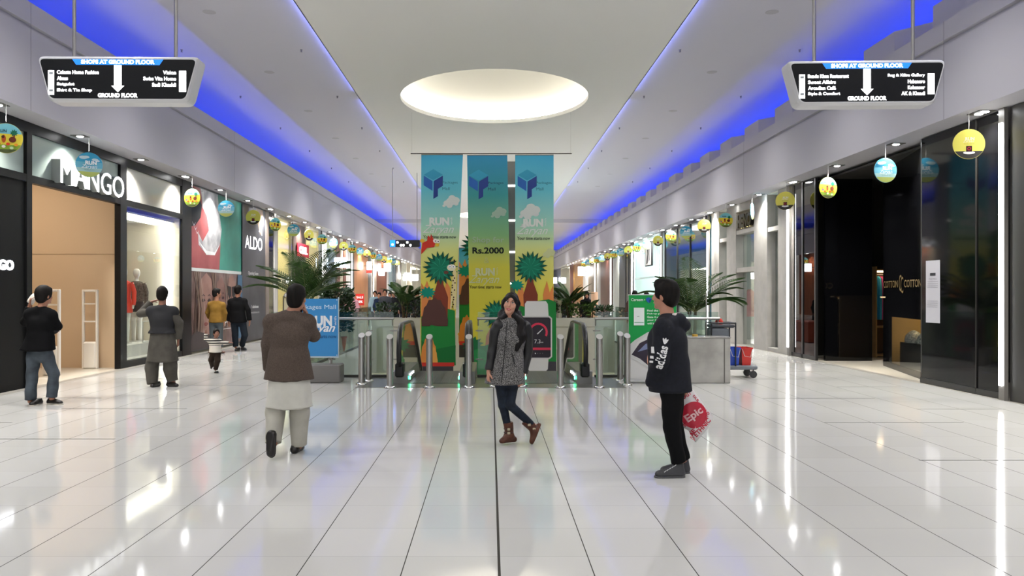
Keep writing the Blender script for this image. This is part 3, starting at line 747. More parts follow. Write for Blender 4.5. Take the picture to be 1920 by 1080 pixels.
# orange SALE poster and lantern stand far left
q = Art((-7.0, 45.5, .0)); q.mb.box(-7.55, -7.08, 45.53, 45.56, .95, 1.6, q.mi('#c8342b')); q.mb.box(-7.33, -7.30, 45.56, 45.59, 0, 1.5, q.mi('#3a3a3c')); q.mb.box(-7.5, -7.13, 45.45, 45.7, 0, .03, q.mi('#3a3a3c'))
q.text('SALE', -.315, 1.33, '#ffffff', h=.14, w=.38, align='c', bold=.03); q.text('50%', -.315, 1.08, '#ffffff', h=.14, align='c', bold=.03)
tag(q.build('sale_poster'), 'orange-red sale poster board by the orange-brown wood', 'poster')
ln = empty('standing_lantern', (-7.15, 28.6, 0), 'dark metal lantern on a post in front of the cream shop', 'lantern')
m = MB().cyl((0,0,0),(0,0,.03),.14,.14,12)
for dx, dy in ((-.11,-.11),(.11,-.11),(.11,.11),(-.11,.11)): m.box(dx-.015,dx+.015,dy-.015,dy+.015,.03,1.5)
m.cyl((0,0,1.5),(0,0,1.68),.19,.04,4).cyl((0,0,1.68),(0,0,1.78),.02,.02,6); m.build('frame', mat('#2e2a28', .5), ln)
MB().box(-.09,.09,-.09,.09,.6,1.45).build('shade', mat('#e2dcb8', .5), ln)

# ---- right, near
X = 7.8
prop('shop_pillar', MB().box(X, X+.3, Y0, 12.22, 0, 4.42), mat('#2b2a29', .3), 'dark grey pillar at the far right edge of the picture', 'pillar')
led(1, 1885, 'tall white light strip at the right edge beside the black glass', wd=.065)
bg = empty('black_glass_wall', (0, 0, 0), 'tall black reflecting glass wall with a paper notice', 'shopfront')
MB().box(X, X+.02, 12.5, 13.05, .1, 4.41).build('glass_pane', BLACKP, bg)
MB().box(X, X+.02, 13.07, 14.72, .1, 4.41).build('glass_pane', BLACKP, bg)
MB().box(X-.02, X+.05, 13.05, 13.07, 0, 4.41).box(X-.02, X+.05, 12.42, 14.75, 0, .1).box(X, X+.3, 14.72, 14.76, 0, 4.41).build('frame', mat('#232220', .3), bg)
q = Art((X-.003, 14.58, 1.1), (0, -1, 0)); q.rect(0, 0, .46, 1.1, '#c9c8ce'); q.rect(.14, .83, .32, .88, '#3a3a3e')
q.text('STORE TIMINGS', .23, .76, '#77777d', h=.025, align='c')
for k in range(8): q.rect(.06, .72-.035*k-(.2 if k > 3 else 0), .40, .727-.035*k-(.2 if k > 3 else 0), '#909096')
tag(q.build('paper_notice'), 'white printed paper notice taped on the black glass', 'notice')
# recess with gold lettering, showcase, open doorway and wardrobe
rc = empty('black_entrance', (0, 0, 0), 'black lacquered shop entrance with an open doorway', 'shopfront')
MB().box(8.02, 9.14, 19.5, 19.6, 0, 4.42).build('door_panel', BLACKP, rc)
MB().box(8.05, 12.5, 14.78, 14.84, 0, 4.42).build('side_wall', mat('#141312', .3), rc)
p0, p1 = Vector((8.02, 15.0, 0)), Vector((8.80, 18.25, 0))
d = (p1-p0); nn = Vector((d.y, -d.x, 0)).normalized()*.06
def obl(t0, t1, z0, z1, mb, m=0, th=1.0):
    a_, b_ = p0+d*t0, p0+d*t1
    mb.prism([(a_.x,a_.y,z0),(b_.x,b_.y,z0),(b_.x+nn.x*th,b_.y+nn.y*th,z0),(a_.x+nn.x*th,a_.y+nn.y*th,z0)], (0,0,z1-z0), m)
m = MB(); obl(0, 1, 0, .12, m); obl(0, 1, 1.12, 4.42, m); obl(.84, 1, .12, 1.12, m)
m.build('wall_panel', BLACKP, rc)
m = MB(); obl(0, .84, .12, 1.12, m, 0, .15); m.build('showcase_glass', CLEAR, rc)
MB().box(8.86, 10.4, 18.30, 18.34, .0, 1.56).box(10.4, 10.45, 15.2, 18.3, 0, 1.56).build('back_wall', mat('#c9ac7a', .6), rc)
MB().box(8.75, 10.38, 15.3, 18.28, 1.52, 1.55).build('showcase_ceiling', mat('#e0c898', .6), rc)
MB().box(9.1, 10.2, 15.6, 17.7, 1.47, 1.49).build('ceiling_light_panel', mat('#ffe2ae', .5, emit=2.5), rc)
ct = MB(); ct.box(9.0, 9.8, 15.4, 17.9, 0, .55); prop('display_counter', ct, mat('#2a2a2a', .3), 'low dark display counter inside the lit showcase', 'counter')
for k, (cy_, c1) in enumerate(((15.7,'#5a6573'), (16.4,'#8d9094'), (17.1,'#3f5064'), (17.6,'#6f7784'))):
    m = MB(); m.lathe((9.15, cy_, .55), [(.2,0),(.22,.05),(.19,.16),(.1,.24),(.02,.27)], 12, sx=.8)
    prop('folded_shirt', m, varied(c1, '#d5d6d2', 22, name='striped_cloth'), f'folded grey-blue shirt on the dark counter, {ORD[k]} from the near end', 'shirt', 'folded shirts in the showcase')
q = Art(p0+d*.97+Vector((-.012, 0, 1.74)), tuple(-d.normalized())); q.n = -nn.normalized() if nn.x > 0 else nn.normalized()
GOLD = mat('#9c8455', .35, metal=.6)
q.text('COTTON', 0, 0, GOLD, h=.15, w=1.25, bold=.01); q.text('COTTON', 1.75, 0, GOLD, h=.15, w=1.25, bold=.01)
q.text('C', 1.36, -.08, GOLD, h=.34, w=.2); q.text('C', 1.5, -.12, GOLD, h=.34, w=.2)
tag(q.build('shop_sign'), 'dull gold lettering with double C emblem on black panel', 'sign')
# dark interior of the black shop
MB().box(13.2, 13.3, 14.8, 21.2, 0, 4.4).box(8.0, 13.2, 21.16, 21.24, 0, 4.4).box(8.1, 13.2, 14.85, 21.15, 4.36, 4.4).build('interior_wall', mat('#1c1a18', .6), rc)
wd = empty('wardrobe', (9.75, 20.6, 0), 'open pale wood wardrobe with hanging clothes seen through the doorway', 'wardrobe')
WD = wood('#a9834f', '#c39d68')
MB().box(0, .03, 0, .5, 0, 2.3).box(1.4, 1.43, 0, .5, 0, 2.3).box(.03, 1.4, 0, .5, 2.2, 2.23).box(.03, 1.4, 0, .5, .75, .79).box(.03, 1.4, 0, .5, .03, .08).build('carcass', WD, wd)
MB().box(.03, 1.4, .47, .5, .1, 2.2).build('back_panel', mat('#5c4225', .6), wd)
MB().cyl((.03, .2, 2.1), (1.4, .2, 2.1), .012, .012, 8).build('clothes_rail', STEEL, wd)
MB().box(.05, 1.38, .02, .06, 2.15, 2.19).build('light_bar', mat('#ffe3b0', .5, emit=6), wd)
for k, c in enumerate(('#1aa0c8', '#1283b5', '#46b7d6', '#c94f8a', '#b03a66', '#de7aa6', '#7a4fb0', '#3a6fae', '#e8e0d0', '#c98a4a')):
    x = 9.80+k*.055; m = MB()
    m.prism([(x, 20.72, .95), (x, 20.98, .95), (x, 20.95, 1.75), (x, 20.9, 2.0), (x, 20.85, 2.06), (x, 20.75, 2.0), (x, 20.7, 1.7)], (.045, 0, 0))
    prop('hanging_garment', m, varied(c, c, 5, name='garment'), f'{["turquoise","blue","light turquoise","pink","crimson","light pink","purple","steel blue","cream","tan"][k]} garment hanging in the pale wood wardrobe', 'garment', 'garments in the wardrobe')
gp = empty('tinted_shopfront', (0, 0, 0), 'dark tinted glass shopfront between black door and light strip', 'shopfront')
MB().box(X+.02, X+.04, 19.62, 21.0, .1, 4.4).build('glass_pane', DARKGLS, gp)
MB().box(X, X+.06, 20.35, 20.43, 0, 4.4).box(X, X+.06, 19.55, 19.62, 0, 4.4).box(X, X+.06, 19.6, 21.1, 0, .1).build('frame', mat('#1a1a1b', .3), gp)
led(1, 1482, 'tall white light strip between dark glass and pale grey shop wall', wd=.09)
# ---- right: pale grey wall with windows and HENO letters
hw = empty('grey_shopfront', (0, 0, 0), 'pale grey plastered shopfront with tall recessed windows and a door', 'shopfront')
GREYP = varied('#b3b0ab', '#a9a6a1', 3, name='grey_plaster', rough=.7)
yb = [21.28, 22.10, 22.97, 24.10, 25.9, 26.9, 27.8, 28.75]
m = MB()
for a, b in ((0,1),(2,3),(4,5),(6,7)): m.box(X, X+.35, yb[a], yb[b], 0, 4.42)
for a, b, zs in ((1,2,[(0,.1),(3.35,3.47)]), (3,4,[(2.28,2.42),(3.48,3.6),(4.18,4.42)]), (5,6,[(0,.1),(3.35,3.47)])):
    for z0, z1 in zs: m.box(X+.02 if z1-z0 < .2 else X, X+.35, yb[a], yb[b], z0, z1)
m.build('wall_panel', GREYP, hw)
m = MB()
for a, b, z0, z1 in ((1,2,.1,3.35),(1,2,3.47,4.42),(5,6,.1,3.35),(5,6,3.47,4.42),(3,4,2.42,3.48)): m.box(X+.24, X+.26, yb[a], yb[b], z0, z1)
m.box(X+.24, X+.26, yb[3], yb[4], 0, 2.28); m.build('glass_pane', CLEAR, hw)
m = MB()
for y in (22.4, 22.62, 24.75, 27.3): m.cyl((X+.27, y, .1), (X+.27, y, 3.3 if y < 24 or y > 26 else 2.25), .02, .02, 6)
m.build('mullion', mat('#4c5052', .4), hw)
room(1, 21.3, 28.7, 4.0, mat('#7f8a88', .6), hw, lamp=2.2, lampc='#f2f6f2')
MB().box(X+.1, X+.3, 24.1, 25.9, 3.6, 4.18).build('sign_recess', mat('#8f8a80', .7), hw)
q = Art((X+.05, 25.72, 3.66), (0, -1, 0)); q.text('HENO', 0, 0, mat('#14110c', .4), h=.42, w=1.35, bold=.05, extrude=.12)
q.text('HENO', 0, 0, mat('#ffe9a8', .4, emit=2.2), h=.42, w=1.35, bold=.075, extrude=.04, depth=-.05)
tag(q.build('shop_sign'), 'black letters with warm golden backlight on the pale grey shopfront', 'sign')
q = Art((X+.235, 24.55, 1.82), (0, -1, 0)); q.rect(-.1, 0, .1, .16, '#f0f0ee'); tag(q.build('paper_notice'), 'small white notice on the glass door of the grey shop', 'notice')
rk = empty('clothes_rack', (8.35, 24.3, 0), 'white ladder clothes rack behind the glass door of the grey shop', 'clothes rack')
m = MB().cyl((0,0,0),(0,0,1.7),.02,.02,6).cyl((0,1.2,0),(0,1.2,1.7),.02,.02,6)
for z in (.45,.8,1.15,1.45,1.7): m.cyl((0,0,z),(0,1.2,z),.012,.012,6)
m.build('frame', mat('#e8e6e2', .4), rk)
for k, (y, c) in enumerate(((24.4,'#5e2530'),(24.6,'#4a1f2a'),(24.8,'#6b2a35'),(25.0,'#3a2a2c'),(25.2,'#77303a'))):
    m = MB(); m.prism([(8.3, y-.06, .75), (8.62, y-.06, .72), (8.58, y-.06, 1.5), (8.45, y-.06, 1.6), (8.32, y-.06, 1.5)], (0, .12, 0))
    prop('hanging_garment', m, mat(c, .8), f'dark red garment on the white ladder rack, {ORD[k]} from the near end', 'garment', 'garments on the white ladder rack')
for k, (y, c) in enumerate(((22.35,'#3f3a30'),(22.5,'#8c7a55'),(22.72,'#8c3038'),(22.85,'#a84a4e'),(27.1,'#a03a45'),(27.35,'#8c5040'))):
    m = MB(); m.prism([(8.5, y-.05, .85), (8.82, y-.05, .85), (8.78, y-.05, 1.65), (8.66, y-.05, 1.76), (8.52, y-.05, 1.65)], (0, .1, 0))
    prop('hanging_garment', m, mat(c, .8), f'garment in a narrow window of the grey shop, {ORD[k]} from the camera', 'garment', 'garments in the narrow windows')
led(1, 1330, 'white light strip at the far edge of the grey plastered shop', wd=.12)
facade(1, 1247, 1326, 'glass', 'blue-teal glazed shopfront behind the right palm', '#3f6878', lamp=2.0, mull=(.35, .66), fr='#16181a', lampc='#e8f2ff')
led(1, 1242, 'white light strip between teal glass shop and white shop', wd=.16)
facade(1, 1190, 1238, 'glass', 'very bright white lit shop with a framed poster', '#e6f3f3', lamp=11, fr='#cfe0e0', lampc='#f0ffff', trans=(2.4,))
q = Art((7.70, 40.6, 2.95), (0, -1, 0)); q.mb.box(7.7, 7.78, 39.0, 40.6, 2.95, 4.15, q.mi('#1c1c1e')); q.rect(.1, .05, 1.5, 1.15, '#e8e6e2'); q.poly([(.3,.1),(.7,.15),(.9,.6),(.8,1.1),(.5,1.0),(.6,.6)], '#4a4a4c'); q.poly([(.9,.2),(1.3,.3),(1.2,.8),(1.0,.9)], '#8a8a8c')
tag(q.build('fashion_poster'), 'black and white fashion poster hanging in the bright white shop', 'poster')
led(1, 1187, 'white light strip past the bright white shop', wd=.2)
facade(1, 1173, 1185, 'glass', 'dim glass shop with clothes past the bright white shop', '#4c4f5c', lamp=2.5, fr='#20232a', mull=(.5,))
facade(1, 1161, 1173, 'panel', 'blue-black panel past the dim clothes shop', '#141a26', cat='wall panel')
facade(1, 1150, 1161, 'post', 'pale grey stone pillar past the blue-black panel', '#9fa39d', cat='pillar')
led(1, 1147, 'white light strip before the dark brown shopfront', wd=.22)
facade(1, 1126, 1144, 'panel', 'dark red-brown wooden shopfront on the right', wood('#3e211b', '#552d22'), cat='wall panel')
facade(1, 1119, 1126, 'panel', 'grey patterned panel beside the dark brown shopfront', '#8f8a84', cat='wall panel')
led(1, 1117, 'white light strip past the grey patterned panel', wd=.28)
facade(1, 1103, 1115, 'panel', 'beige striped panels in the right distance', wood('#6f5f50', '#a99c8a'), cat='wall panel')
facade(1, 1094, 1103, 'post', 'broad white pillar in the right distance', '#e6e3df', cat='pillar')
facade(1, 1076, 1094, 'glass', 'golden lit shop in the right distance', '#d9a95c', lamp=9, fr='#8a6a3a', lampc='#ffdf9c')
facade(1, 1069, 1076, 'panel', 'reddish brown panel past the golden shop', '#6d3a2c', cat='wall panel')
facade(1, 1052, 1069, 'glass', 'cream and grey lit shop in the right distance', '#e2dccb', lamp=9, fr='#bfbab0')
facade(1, 1036, 1052, 'panel', 'grey-blue panels at the far right end beside the banner', '#74788a', cat='wall panel')
facade(1, 1012, 1036, 'panel', 'far end panels hidden beside the right banner', '#b9b6b0', cat='wall panel')
blade_sign(1, 1101, 3.4, .75, .6, LS, 'white glowing box sign by the broad white pillar, right distance')
blade_sign(1, 1047, 3.1, .7, .7, LS, 'white glowing round-cornered sign beside the right banner')
# ================================================================ escalator void, balustrades, bollards
BAL = glass((0.80, 0.88, 0.85), name='balustrade_glass', base=0.05)
def balustrade(x0, x1, y, label, joints=()):
    r = empty('glass_balustrade', (0, 0, 0), label, 'balustrade', 'glass balustrades at the escalator head')
    xs = [x0]+list(joints)+[x1]
    for a, b in zip(xs[:-1], xs[1:]):
        MB().box(a+.012, b-.012, y-.008, y+.008, .03, 1.26).build('glass_pane', BAL, r)
    MB().cyl((x0, y-.07, 1.135), (x1, y-.07, 1.135), .028, n=14).build('handrail', STEEL, r)
    MB().box(x0, x1, y-.03, y+.03, 0, .05).build('base_rail', mat('#4b4a46', .4, metal=.6), r)
    for j in xs[:-1]+[x1-.05]:
        m = MB(); xx = j+.02
        for z in (.35, .9): m.cyl((xx, y-.05, z), (xx, y+.03, z), .018, n=8); m.box(xx-.05, xx+.09, y-.03, y-.015, z-.012, z+.012)
        m.cyl((xx, y-.05, 1.0), (xx, y-.07, 1.12), .012, n=6); m.build('glass_clamp', STEEL2, r)
    return r
balustrade(-4.25, -1.86, 15.7, 'glass balustrade with steel handrail left of the left escalator', (-3.1, -2.37))
balustrade(-.26, .36, 15.7, 'short glass balustrade with steel handrail between the two escalators')
balustrade(2.0, 4.4, 15.7, 'glass balustrade with steel handrail right of the right escalator', (2.75, 3.5))
for X_, lb in ((VL-.02, 'side balustrade of plain glass on the left of the void'), (VR+.02, 'side balustrade of plain glass on the right of the void')):
    r = empty('glass_balustrade', (0, 0, 0), lb, 'balustrade')
    for k in range(8):
        y = 15.95+k*1.38; MB().box(X_-.008, X_+.008, y, y+1.36, .03, 1.18).build('glass_pane', BAL, r)
    MB().box(X_-.03, X_+.03, 15.85, VF, 0, .05).build('base_rail', mat('#4b4a46', .4, metal=.6), r)
def bollard(px, py, label):
    Y = F*EYE/(py-VY); X_ = (px-VX)*Y/F
    r = empty('bollard', (X_, Y, 0.004 if abs(X_) < 2.4 and 13.95 < Y else 0), label, 'bollard', 'steel bollards before the escalators')
    m = MB(); n = 24; R, R2 = .056, .056
    v = []
    for i in range(n):
        a = 2*PI*i/n; v.append((R*math.cos(a), R*math.sin(a), .02))
    for i in range(n):
        a = 2*PI*i/n; v.append((R2*math.cos(a), R2*math.sin(a), .87+R2*math.sin(a)*.75))
    m.add(v, [(i,(i+1)%n,n+(i+1)%n,n+i) for i in range(n)], 0, True); m.build('post', STEEL, r)
    c = MB(); top = [Vector(p) for p in v[n:]]; c.quad([p+Vector((0, -.001, .003)) for p in top]); 
    c.build('slanted_cap', mat('#d9d8d4', .3, metal=.7), r)
    MB().lathe((0,0,0), [(.0,.035),(.075,.034),(.088,.025),(.10,.006),(.10,0)], 24).build('base_flange', mat('#dedcd8', .15, metal=1.0), r)
    return r
for px, py, lb in ((678,721,'steel bollard, leftmost of the row'), (691,715,'steel bollard close behind the leftmost one'), (731,727,'steel bollard left of the left escalator'),
                   (805,727,'steel bollard in front of the left banner'), (879,727,'steel bollard before the right rail of the left escalator'),
                   (927,725,'steel bollard mostly hidden behind the woman, on her left side in the picture'), (979,725,'steel bollard showing behind the legs and coat of the woman'),
                   (1051,727,'steel bollard left of the right escalator'), (1124,727,'steel bollard right of the right escalator'), (1163,714,'steel bollard close behind the rightmost one'),
                   (1176,722,'steel bollard, rightmost of the row by the green banner stand')):
    bollard(px, py, lb)
RUB = mat('#121213', .35); ESG = glass((0.82, 0.86, 0.80), name='escalator_glass', base=.05)
def escalator(x0, x1, label):
    r = empty('escalator', (0, 0, 0), label, 'escalator', 'escalators going down')
    tn = math.tan(math.radians(30))
    def zline(y, z0): return z0 if y < 16.6 else z0-(y-16.6)*tn
    for X_ in (x0, x1):
        path = [(14.72, .2), (14.5, .26), (14.4, .38), (14.36, .56), (14.40, .76), (14.5, .92), (14.66, 1.02), (14.85, 1.06), (16.3, 1.06), (16.7, 1.03), (17.1, .88)]
        path += [(17.1+k*.5, .88-k*.5*tn) for k in range(1, 13)]
        MB().rail(path, .085, .05, x=X_).build('handrail', RUB, r)
        g = MB(); outl = [(14.8, .16)]+[(y+.03 if y < 14.9 else y, z-.03) for y, z in path[1:]]
        low = [(y, min(.16, zline(y, .16))) for y in (23.1, 20, 17.1, 16.6)]
        g.prism([(X_-.006, y, z) for y, z in outl+low], (.012, 0, 0)); g.build('glass_panel', ESG, r)
        s_ = MB(); pr = [(14.55, 0), (14.55, .22), (16.6, .22), (23.1, .22-6.5*tn), (23.1, -.35-6.5*tn), (16.4, -.35), (15.9, -.3), (15.9, 0)]
        s_.prism([(X_-.14, y, z) for y, z in pr], (.28, 0, 0)); s_.build('skirt', mat('#8b8a86', .35, metal=.8), r)
        MB().bbox(X_-.075, X_+.075, 14.42, 14.72, .13, .38, .02).build('handrail_inlet', mat('#0e0e0f', .4), r)
        q = MB(); s2 = 1 if X_ == x0 else -1
        q.cyl((X_+s2*.15, 14.75, .09), (X_+s2*.165, 14.75, .09), .03, n=12); q.build('green_signal_light', mat('#3dffa0', .4, emit=14), r)
        q = MB()
        for k in range(3): q.cyl((X_+s2*.15, 14.95+k*.28, .13), (X_+s2*.16, 14.95+k*.28, .13), .022, n=10)
        q.build('skirt_light', mat('#e8f4ff', .4, emit=8), r)
    st_ = MB(); st_.box(x0+.14, x1-.14, 14.6, 16.2, -.02, .012)
    for k in range(14):
        y = 16.2+k*.4; z = min(0, -(y-16.6)*tn); st_.box(x0+.14, x1-.14, y, y+.4, z-.24, z)
    st_.build('steps', varied('#2d2d2e', '#5a5a58', 3, stretch=(60, .1, .1), rough=.4, name='ribbed_steps'), r)
    return r
escalator(-1.62, -.42, 'left escalator going down, black handrails and glass sides')
escalator(.48, 1.68, 'right escalator going down beside the woman, black handrails')
# planter across the far side of the void
PLW = mat('#c9c6bc', .6)
pt = empty('planter', (0, 0, 0), 'long pale planter wall across the far side of the void', 'planter')
MB().box(VL, VR, VF, VF+.12, .52, .8).box(VL, VR, VF+.02, VF+.12, .47, .52).box(VL, VR, VF, VF+.12, -1.02, .47).box(VL, VR, VF+.7, VF+.8, 0, .8).build('wall', PLW, pt)
MB().box(VL, VR, VF+.12, VF+.7, .0, .7).build('soil', mat('#3a2c20', .9), pt)

# ================================================================ hanging banners
GRAD = [(0,'#a9a838'),(.12,'#dccb3e'),(.42,'#e9dc5c'),(.58,'#d7dd8c'),(.68,'#a5d6c0'),(.84,'#67bfd2'),(1,'#44a6d4')]
LEAF, LEAF2, TRUNK, ORN, GRN, GRN2 = '#12634a', '#0f8a74', '#7f3b2b', '#e08b4e', '#23803a', '#1c6b33'
def logo(a, x, y, s):
    """folded-box emblem in three parallelograms"""
    a.poly([(x, y), (x+.5*s, y+.3*s), (x+s, y), (x+.5*s, y-.28*s)], '#3a97bd')
    a.poly([(x, y-.04*s), (x+.46*s, y-.33*s), (x+.46*s, y-.84*s), (x, y-.55*s)], '#2c5fae')
    a.poly([(x+.52*s, y-.33*s), (x+s, y-.04*s), (x+s, y-.58*s), (x+.74*s, y-.74*s), (x+.74*s, y-1.12*s), (x+.5*s, y-1.26*s)], '#2b3f86')
def cloud(a, x, y, s, c='#d9dfdc'):
    for dx, dy, r in ((0,0,.5),(.45,.12,.42),(-.42,-.15,.34),(.1,.35,.36),(-.15,-.4,.3),(.5,-.2,.25),(-.7,-.42,.16)):
        a.ell(x+dx*s, y+dy*s, r*s, r*s*.8, c, 14)
def run_text(a, x, y, s, dark='#2e3c3c', pale='#e6e9e4'):
    a.text('RUN', x+.16*s, y, pale, h=.21*s, w=.52*s, bold=.05); a.text('with', x+.76*s, y+.02*s, pale, h=.05*s, w=.2*s, rot=PI/2)
    a.text('Zaryan', x-.02*s, y-.26*s, pale, h=.27*s, w=.82*s, shear=.45)
    a.text('Your time starts now', x, y-.34*s, dark, h=.085*s, w=.86*s, bold=.01)
def palm_print(a, x, y, r, trunk=True, base=None):
    if trunk:
        b_ = y-1.9*r if base is None else base
        a.poly([(x-.13*r,y),(x+.13*r,y),(x+.17*r,y-.9*r),(x+.42*r,y-1.6*r),(x+.38*r,b_),(x-.38*r,b_),(x-.42*r,y-1.6*r),(x-.2*r,y-.9*r)], TRUNK)
    a.star(x, y, r, r*.66, 19, '#0d4f3c', .1, .95); a.star(x, y, r*.8, r*.5, 15, '#15755a', .3, .95)
    for k in range(9):
        t = k*2*PI/9+.2; a.poly([(x, y), (x+.45*r*math.cos(t+.1), y+.45*r*math.sin(t+.1)), (x+.7*r*math.cos(t+.28), y+.66*r*math.sin(t+.28)), (x+.42*r*math.cos(t+.17), y+.42*r*math.sin(t+.17))], '#2fa283')
def bush(a, x, y, r, c): a.star(x, y, r, r*.62, 11, c, .2, .75)
def rock_bush(a, x, y, w_, h_, c):
    a.poly([(x+w_*math.cos(PI*i/14)*(1+.06*(i%2)), y+h_*math.sin(PI*i/14)*(1+.08*(i%2))) for i in range(15)], c)
def banner(xl, xr, Y, z0, z1, label, xl2=None, xr2=None, mirror=False, kind=0, yaw=0.0):
    K = Y/17.0; zbase = z0; xl2, xr2 = (xl2 or xl), (xr2 or xr)
    xr2, xl2, xr = xl+(xr2-xl)/K, xl+(xl2-xl)/K, xl+(xr-xl)/K; z0, z1 = 0.0, (z1-z0)/K
    r = empty('hanging_banner', (xl, Y, zbase), label, 'banner', 'printed fabric banners over the escalators', rz=yaw)
    w_ = xr-xl; a0 = (xl2 or xl)-xl; w2 = (xr2 or xr)-xl
    m = MB(); m.prism([(a0*K,0,z0),(w2*K,0,z0),(w_*K,0,z1*K),(0,0,z1*K)], (0,.006,0))
    m.build('fabric', ramp_z(GRAD if kind != 1 else [(0,'#cabf34'),(.2,'#d2c63a'),(.5,'#cdc648'),(.64,'#7fae78'),(.82,'#3c8f94'),(1,'#2f84b4')], z0, z1*K), r)
    a = Art((0, -.001, 0), (K, 0, 0), (0, 0, K), step=.0003); H = z1-z0
    def kx(z): return 1
    if kind in (0, 2):
        logo(a, .05, z1-.42, .40)
        a.text('Packages', .44, z1-.62, '#2f5f7c', h=.065, w=.32); a.text('Mall', .44, z1-.74, '#2f5f7c', h=.06, w=.15)
    if kind == 0:
        cloud(a, .62, z1-.98, .21); run_text(a, .04, z1-1.48, .8)
        # generic red bird flying in from the edge
        a.poly([(0,z1-2.0),(.02,z1-1.84),(.12,z1-1.8),(.14,z1-1.68),(.19,z1-1.74),(.2,z1-1.65),(.25,z1-1.76),(.30,z1-1.83),(.27,z1-1.93),(.12,z1-1.95),(.0,z1-2.08)], '#c8372b')
        a.ell(.02, z1-1.8, .05, .04, '#e0b63c'); a.ell(.29, z1-1.8, .045, .045, '#f4f2ea'); a.ell(.35, z1-1.81, .04, .04, '#f4f2ea')
        a.ell(.30, z1-1.805, .012, .012, '#222'.replace('#222','#222222')); a.ell(.355, z1-1.815, .012, .012, '#222222'); a.poly([(.29,z1-1.86),(.38,z1-1.85),(.36,z1-1.92),(.3,z1-1.92)], '#e6bf3f')
        a.poly([(.0,z0+1.1),(.0,z0+2.0),(.06,z0+1.9),(.12,z0+2.05),(.2,z0+1.8),(.25,z0+1.1)], ORN); a.poly([(.5,z0+1.2),(.46,z0+1.7),(.52,z0+2.05),(.6,z0+1.9),(.64,z0+1.2)], ORN)
        a.poly([(0,z0+.28),(0,z0+1.3),(.3,z0+1.35),(.48,z0+1.48),(.70,z0+1.42),(.72,z0+.28)], GRN)
        palm_print(a, .40, z0+2.31, .38, base=z0+1.2); bush(a, .13, z0+1.8, .18, LEAF2)
        # generic small giraffe
        a.poly([(.60,z0+1.45),(.63,z0+1.45),(.66,z0+1.7),(.68,z0+1.45),(.72,z0+1.45),(.73,z0+2.25),(.67,z0+2.3),(.63,z0+1.9)], '#ecdca0')
        a.ell(.63, z0+2.32, .095, .07, '#ece6c8'); a.ell(.52, z0+2.22, .05, .035, '#6a4136'); a.ell(.60, z0+2.34, .03, .032, '#ffffff'); a.ell(.67, z0+2.34, .03, .032, '#ffffff')
        a.ell(.60, z0+2.335, .01, .012, '#2a2020'); a.ell(.67, z0+2.335, .01, .012, '#2a2020')
        for sx in (.6, .69): a.rect(sx-.006, z0+2.37, sx+.006, z0+2.46, '#4a3428'); a.ell(sx, z0+2.47, .018, .018, '#3a2820')
        random.seed(3)
        for k in range(14): a.ell(.655+random.uniform(-.025,.05), z0+1.5+k*.05, .014, .016, '#4a3622')
        # plain shrubs and boulders stand where the poster shows its figure
        rock_bush(a, .28, z0+1.1, .27, .56, '#573a35'); a.poly([(0,z0+.9),(.2,z0+1.12),(.7,z0+1.05),(.7,z0+.6),(0,z0+.6)], GRN)
        a.poly([(0,z0+.8),(.3,z0+.62),(.72,z0+.7),(.71,z0+.28),(0,z0+.28)], GRN2)
        rock_bush(a, .16, z0+.3, .17, .55, '#d8873f'); rock_bush(a, .24, z0+.3, .10, .36, '#e0a04e')
        a.rect(.0, z0+.26, .69, z0+.34, '#c4352b'); a.rect(.0, z0, .67, z0+.26, '#3c393c')
    elif kind == 1:
        logo(a, .04, z1-.42, .40)
        a.text('Packages', .44, z1-.62, '#1f3f58', h=.065, w=.32); a.text('Mall', .44, z1-.74, '#1f3f58', h=.06, w=.15)
        cloud(a, .66, z1-1.2, .19, '#9fb7a8')
        a.text('Shop for', .44, z1-1.86, '#9fb49c', h=.15, w=.66, align='c', bold=.01)
        a.text('Rs.2000', .44, z1-2.06, '#17201a', h=.135, w=.66, align='c', bold=.03)
        a.text('&', .41, z1-2.26, '#b9bf7a', h=.12, align='c'); run_text(a, .05, z1-2.52, .78, '#3b3a20', '#c9cda0')
        palm_print(a, .62, z0+1.35, .33, trunk=False); a.poly([(.36,z0+.5),(.4,z0+.9),(.5,z0+1.1),(.55,z0+.5)], '#b5683c')
        bush(a, .12, z0+.72, .24, '#1d6a3e'); rock_bush(a, .45, z0+.35, .4, .35, '#23763f'); a.rect(.02, z0, .86, z0+.42, '#247a3c')
        rock_bush(a, .25, z0+.4, .2, .22, '#2b8748')
    else:
        cloud(a, .3, z1-1.18, .26); cloud(a, .22, z1-1.45, .12); run_text(a, .04, z1-1.5, .8); cloud(a, .7, z1-2.05, .16, '#c9cf9a')
        for x in (.06, .60): a.poly([(x,z0+1.3),(x-.02,z0+1.75),(x+.06,z0+2.05),(x+.12,z0+1.8),(x+.19,z0+1.95),(x+.22,z0+1.3)], ORN)
        palm_print(a, .32, z0+2.33, .36, base=z0+1.3); bush(a, .03, z0+1.95, .17, LEAF2)
        a.poly([(.0,z0+.3),(.0,z0+1.55),(.2,z0+1.5),(.45,z0+1.62),(.70,z0+1.66),(.85,z0+1.6),(.86,z0+.3)], GRN)
        a.rect(0, z0, .86, z0+.36, '#454247')
        # the printed sports watch
        a.poly([(.20,z0+1.25),(.20,z0+1.56),(.24,z0+1.62),(.64,z0+1.62),(.68,z0+1.56),(.70,z0+1.25)], '#e4e3e0'); a.poly([(.26,z0+.20),(.22,z0+.5),(.70,z0+.5),(.68,z0+.20),(.64,z0+.16),(.30,z0+.16)], '#dfdeda')
        a.poly([(.08,z0+.45),(.08,z0+1.26),(.12,z0+1.31),(.72,z0+1.31),(.77,z0+1.26),(.77,z0+.46),(.72,z0+.41),(.12,z0+.41)], '#cfcdca')
